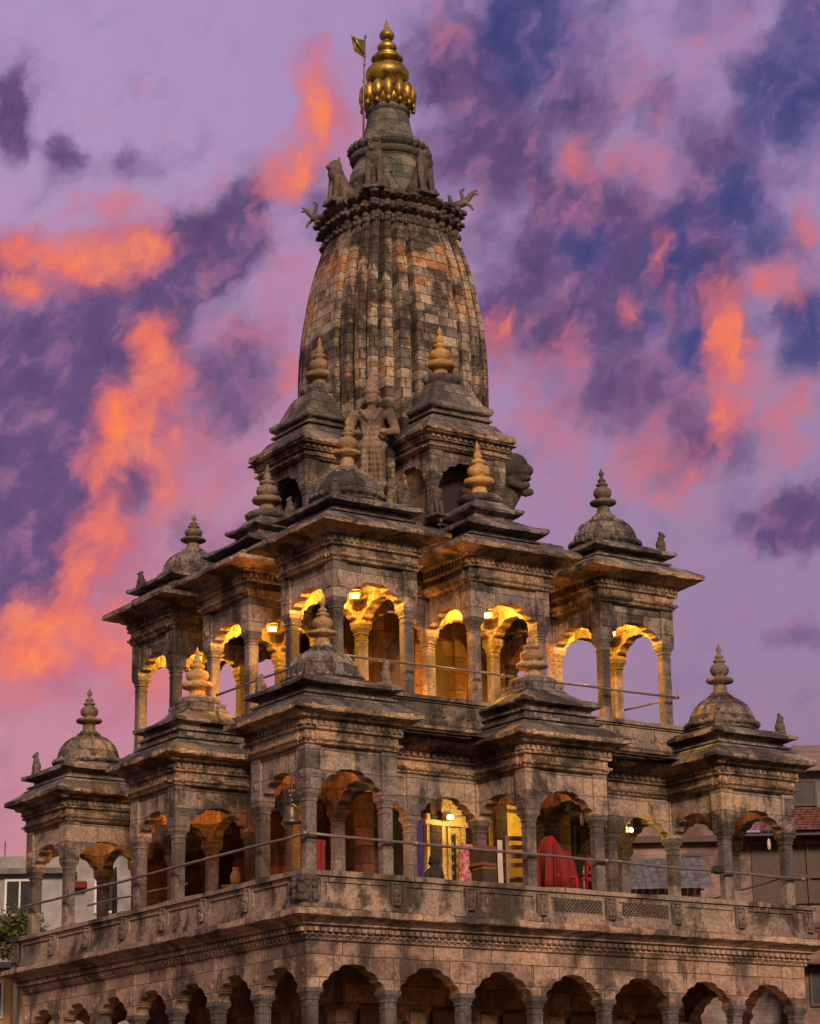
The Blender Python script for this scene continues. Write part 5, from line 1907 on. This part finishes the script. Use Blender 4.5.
# left: pale plastered house with parapet roof
t = empty('plastered_house', at(-12, 74), -AZ)
tag(t, 'pale grey plastered house with flat roof behind the far left kiosk', 'house')
z0 = -G
mb = MB()
mb.box(-14, 1.1, 0, 9, 0, z0 + 5.55)
mb.box(1.1, 9.5, 0.9, 9, 0, z0 + 6.35)
bpart(mb, 'wall', 'plaster_white', t)
mb = MB()
mb.box(-14.2, 1.3, -0.35, 9, z0 + 5.55, z0 + 5.72)
mb.box(1.3, 9.7, 0.6, 9, z0 + 6.35, z0 + 6.50)
bpart(mb, 'roof_slab', 'concrete', t)
mb = MB()
mb.box(-14.1, 1.15, -0.25, -0.1, z0 + 5.722, z0 + 6.1)
mb.box(-14.1, 9.6, -0.55, -0.004, z0 + 3.25, z0 + 3.42)
bpart(mb, 'roof_parapet', 'plaster_white', t)
for x in (-6.5, -4.4, -2.2, -0.35):
    window(t, x, z0 + 4.35, 0.8, 1.0, y=-0.02)
for x in (2.2, 3.6, 4.9, 6.3, 7.8):
    window(t, x, z0 + 4.5, 0.55, 1.3, y=0.88)
for x in (-4.4, -2.2, -0.35, 2.2, 4.9):
    window(t, x, z0 + 1.0, 0.9, 1.3, y=-0.02 if x < 1 else 0.88)
mb = MB()
for x, h in ((-1.2, 1.0), (-0.5, 0.7), (0.2, 1.3)):
    mb.tube([(x, 2, z0 + 5.7), (x + (0.35 if h > 1.2 else 0), 2, z0 + 5.9 + h)], 0.025, 5)
bpart(mb, 'roof_pole', 'iron', t)
mb = MB()
mb.box(1.25, 1.62, 0.5, 0.85, z0 + 5.2, z0 + 5.4)
bpart(mb, 'shop_awning', 'red', t)

# left foreground: yellow house with a carved balcony
t = empty('yellow_house', at(-10.6, 63), -AZ)
tag(t, 'yellow plastered house with a dark upper storey and white balcony at the left edge', 'house')
mb = MB()
mb.box(-8, 0.35, 0, 8, 0, z0 + 1.55)
bpart(mb, 'wall', 'plaster_yellow', t)
mb = MB()
mb.box(-8, 0.1, 0.3, 8, z0 + 1.70, z0 + 2.85)
bpart(mb, 'upper_storey', 'concrete', t)
mb = MB()
mb.box(-8.1, 0.55, -0.5, 8, z0 + 1.552, z0 + 1.70)
mb.box(-8.1, 0.25, 0.1, 8, z0 + 2.85, z0 + 2.98)
bpart(mb, 'floor_slab', 'concrete', t)
mb = MB()
mb.box(-8, 0.5, -0.48, -0.42, z0 + 2.02, z0 + 2.07)
mb.box(-8, 0.5, -0.48, -0.42, z0 + 1.702, z0 + 1.75)
for k in range(60):
    x = -8 + 0.14 * k
    mb.box(x, x + 0.05, -0.475, -0.43, z0 + 1.75, z0 + 2.02)
    mb.ell((x + 0.09, -0.45, z0 + 1.88), (0.04, 0.012, 0.06), None, 8, 5)
bpart(mb, 'balcony_railing', 'window_white', t)
for x in (-2.6, -1.0, -0.2):
    window(t, x, z0 + 2.15, 0.5, 0.55, y=0.28)
for x in (-2.4, -0.62):
    window(t, x, z0 + 0.35, 0.6, 0.85, y=-0.02)
mb = MB()
mb.tube([(0.12, -0.08, 0), (0.12, -0.08, z0 + 1.5)], 0.05, 8)
bpart(mb, 'drainpipe', 'iron', t)
mb = MB()
mb.box(-8.1, 0.6, -0.25, -0.002, z0 - 0.22, z0 - 0.10)
bpart(mb, 'string_course', 'concrete', t)

# right: brick house with tiled roof and timber windows
t = empty('brick_house', at(5.6, 63), -AZ)
tag(t, 'pink brick house with red clay tiles and dark timber windows behind the right end', 'house')
mb = MB()
mb.box(0, 14, 0, 9, z0 + 2.35, z0 + 4.75)
mb.box(-1.6, 3.2, 0.35, 9, z0 + 2.2, z0 + 5.6)
wl = bpart(mb, 'brick_wall', 'brick', t)
mb = MB()
mb.box(0.003, 14, 0.003, 9, 0, z0 + 2.33)
bpart(mb, 'lower_wall', 'brickpale', t)
mb = MB()
mb.box(-0.08, 14, -0.06, 0.2, z0 + 2.27, z0 + 2.40)
bpart(mb, 'string_course', 'darkwood', t)
# tiled roof
mb = MB()
n = 34
rows_ = 9
for r in range(rows_):
    ya, yb_ = -1.0 + r * 0.30, -1.0 + (r + 1) * 0.30 + 0.06
    za, zb = z0 + 4.72 + r * 0.115, z0 + 4.72 + (r + 1) * 0.115
    for k in range(75):
        x = 2.9 + k * 0.16 + (0.08 if r % 2 else 0)
        j = random.uniform(-0.015, 0.015)
        mb.add([(x, ya + j, za + 0.05), (x + 0.15, ya + j, za + 0.04 + j), (x + 0.15, yb_, zb), (x, yb_, zb), (x, ya + j, za), (x + 0.15, ya + j, za)], [(0, 1, 2, 3), (4, 5, 1, 0)])
bpart(mb, 'tiled_roof', 'tile', t)
mb = MB()
mb.box(2.8, 14, -0.85, 2.0, z0 + 4.60, z0 + 4.69)
for k in range(16):
    x = 3.1 + k * 0.7
    mb.tube([(x, -0.02, z0 + 4.35), (x, -0.6, z0 + 4.6)], 0.04, 6)
bpart(mb, 'eave_timber', 'darkwood', t)
mb = MB()
mb.box(4.12, 14, -0.10, 0.1, z0 + 2.9, z0 + 4.45)
for k in range(14):
    mb.box(4.14 + k * 0.6, 4.22 + k * 0.6, -0.17, -0.10, z0 + 2.9, z0 + 4.45)
mb.box(4.08, 14, -0.20, -0.172, z0 + 3.55, z0 + 3.65)
bpart(mb, 'timber_window_band', 'darkwood', t)
mb = MB()
mb.box(4.75, 14, 1.75, 8, z0 + 5.6, z0 + 6.75)
bpart(mb, 'attic_storey', 'concrete', t)
for x in (5.1, 6.2, 7.4):
    window(t, x, z0 + 5.85, 0.55, 0.6, 'darkwood', y=1.73)
mb = MB()
mb.add([(4.6, 1.3, z0 + 6.7), (14, 1.3, z0 + 6.7), (14, 4.5, z0 + 7.9), (5.3, 4.5, z0 + 7.9), (4.6, 1.3, z0 + 6.8), (14, 1.3, z0 + 6.8), (14, 4.5, z0 + 8.0), (5.3, 4.5, z0 + 8.0)], [(0, 1, 2, 3), (4, 5, 6, 7), (0, 1, 5, 4), (0, 3, 7, 4)])
bpart(mb, 'attic_roof', 'brickdark', t)
window(t, 0.75, z0 + 2.75, 0.32, 1.0, 'darkwood', y=-0.02, bars=0)
window(t, -0.5, z0 + 3.6, 0.5, 0.9, 'darkwood', y=0.33)
window(t, 1.75, z0 + 3.4, 0.4, 0.8, 'darkwood', y=-0.02)
mb = MB()
mb.box(-1.6, 4.1, -0.30, -0.003, z0 + 4.55, z0 + 4.72)
mb.box(3.3, 4.05, -0.05, -0.004, z0 + 2.9, z0 + 4.5)
bpart(mb, 'timber_band', 'darkwood', t)
for x in (-0.6, 1.35):
    pass
mb = MB()
mb.box(2.55, 2.68, -0.04, -0.002, z0 + 2.42, z0 + 4.6)
bpart(mb, 'plaster_strip', 'plaster_white', t)
mb = MB()
for x, z in ((2.3, 2.0), (2.36, 1.55), (2.75, 1.7), (3.4, 1.9), (1.4, 1.2), (2.9, 0.3), (3.2, -0.4), (2.2, -0.5)):
    mb.box(x, x + 0.14, -0.03, 0.004, z0 + z, z0 + z + 0.12)
bpart(mb, 'wall_hole_shade', 'void', t)  # small dark blocks on the wall, painted shade of holes
mb = MB()
mb.box(3.7, 14, -1.9, -0.01, z0 + 1.15, z0 + 1.22)
mb.add([(4.0, -1.6, z0 + 1.75), (14, -1.6, z0 + 1.75), (14, -0.02, z0 + 2.22), (4.0, -0.02, z0 + 2.22), (4.0, -1.6, z0 + 1.68), (14, -1.6, z0 + 1.68)], [(0, 1, 2, 3), (4, 5, 1, 0)])
bpart(mb, 'lean_to_roof', 'tile', t)
mb = MB()
mb.box(4.0, 14, -1.3, -0.01, 0, z0 + 1.6)
bpart(mb, 'lean_to_wall', 'brickdark', t)
for x in (4.75, 6.2):
    window(t, x, z0 + 0.2, 0.5, 0.95, 'darkwood', y=-1.32)

# grey tiled small house seen through the right arches
t = empty('tiled_house', at(4.6, 57.5), -AZ)
tag(t, 'low house with a sloping grey tiled roof seen through the arch of the right gap', 'house')
mb = MB()
mb.box(0, 2.3, 0.3, 3.2, 0, z0 + 2.75)
bpart(mb, 'wall', 'brick', t)
mb = MB()
for r in range(8):
    for k in range(16):
        x0_, x1_ = -0.3 + k * 0.18, -0.3 + k * 0.18 + 0.17
        f0, f1 = r / 8, (r + 1) / 8 + 0.03
        ya, yb_ = -0.1 + 1.7 * f0, -0.1 + 1.7 * f1
        za, zb = z0 + 2.65 + 0.95 * f0, z0 + 2.65 + 0.95 * f1
        mb.add([(x0_, ya, za + 0.04), (x1_, ya, za + 0.04), (x1_, yb_, zb), (x0_, yb_, zb), (x0_, ya, za), (x1_, ya, za)], [(0, 1, 2, 3), (4, 5, 1, 0)])
mb.add([(-0.3, 1.6, z0 + 3.58), (2.6, 1.6, z0 + 3.58), (2.6, 3.4, z0 + 2.65), (-0.3, 3.4, z0 + 2.65)], [(0, 1, 2, 3)])
bpart(mb, 'tiled_roof', 'slate', t)
window(t, 1.6, z0 + 1.7, 0.4, 0.7, 'window_white', y=0.28)


def foliage(mb, c, r, n, size, rnd):
    """leaf clumps spread through an uneven crown"""
    cl = []
    for _ in range(max(6, n // 60)):
        v = Vector((rnd.gauss(0, 1), rnd.gauss(0, 1), rnd.gauss(0, 1))).normalized() * (rnd.random() ** 0.4)
        cl.append((c[0] + v.x * r[0], c[1] + v.y * r[1], c[2] + v.z * r[2], rnd.uniform(0.25, 0.5)))
    for _ in range(n):
        k = rnd.choice(cl)
        d = Vector((rnd.gauss(0, 1), rnd.gauss(0, 1), rnd.gauss(0, 1))).normalized() * rnd.random() ** 0.5 * k[3] * max(r)
        p = Vector((k[0] + d.x, k[1] + d.y, k[2] + d.z * 0.8))
        a = Vector((rnd.gauss(0, 1), rnd.gauss(0, 1), rnd.gauss(0, 0.7))).normalized() * size * rnd.uniform(0.6, 1.3)
        b = a.cross(Vector((rnd.gauss(0, 1), rnd.gauss(0, 1), rnd.gauss(0, 1)))).normalized() * size * 0.45
        mb.add([tuple(p - a), tuple(p + b), tuple(p + a), tuple(p - b)], [(0, 1, 2, 3)])


def tree(x, D, h, crown_z, r, n, size, label, seed):
    rnd = random.Random(seed)
    t = empty('leafy_tree', at(x, D), 0)
    tag(t, label, 'tree')
    mb = MB()
    mb.tube([(0, 0, 0), (0.1, 0.05, h * 0.4), (0.05, 0.1, crown_z)], [0.22, 0.16, 0.08], 8)
    for k in range(7):
        a = rnd.uniform(0, 2 * pi)
        mb.tube([(0.07, 0.06, crown_z - r[2] * 0.9), (0.5 * r[0] * cos(a), 0.5 * r[1] * sin(a), crown_z - 0.2), (0.85 * r[0] * cos(a), 0.85 * r[1] * sin(a), crown_z + rnd.uniform(-0.3, 0.5) * r[2])], [0.07, 0.04, 0.015], 6)
    bpart(mb, 'trunk', 'bark', t)
    mb = MB()
    foliage(mb, (0, 0, crown_z), r, n, size, rnd)
    bpart(mb, 'crown', 'leaf', t)


tree(-10.15, 60.3, 8, z0 + 2.15, (0.75, 0.7, 0.62), 5200, 0.055, 'yellowish green tree before the pale house at the left edge', 3)
tree(13.15, 82, 12, z0 + 9.1, (1.5, 1.4, 1.3), 5200, 0.10, 'green treetop showing above the brick house roof at the right edge', 5)
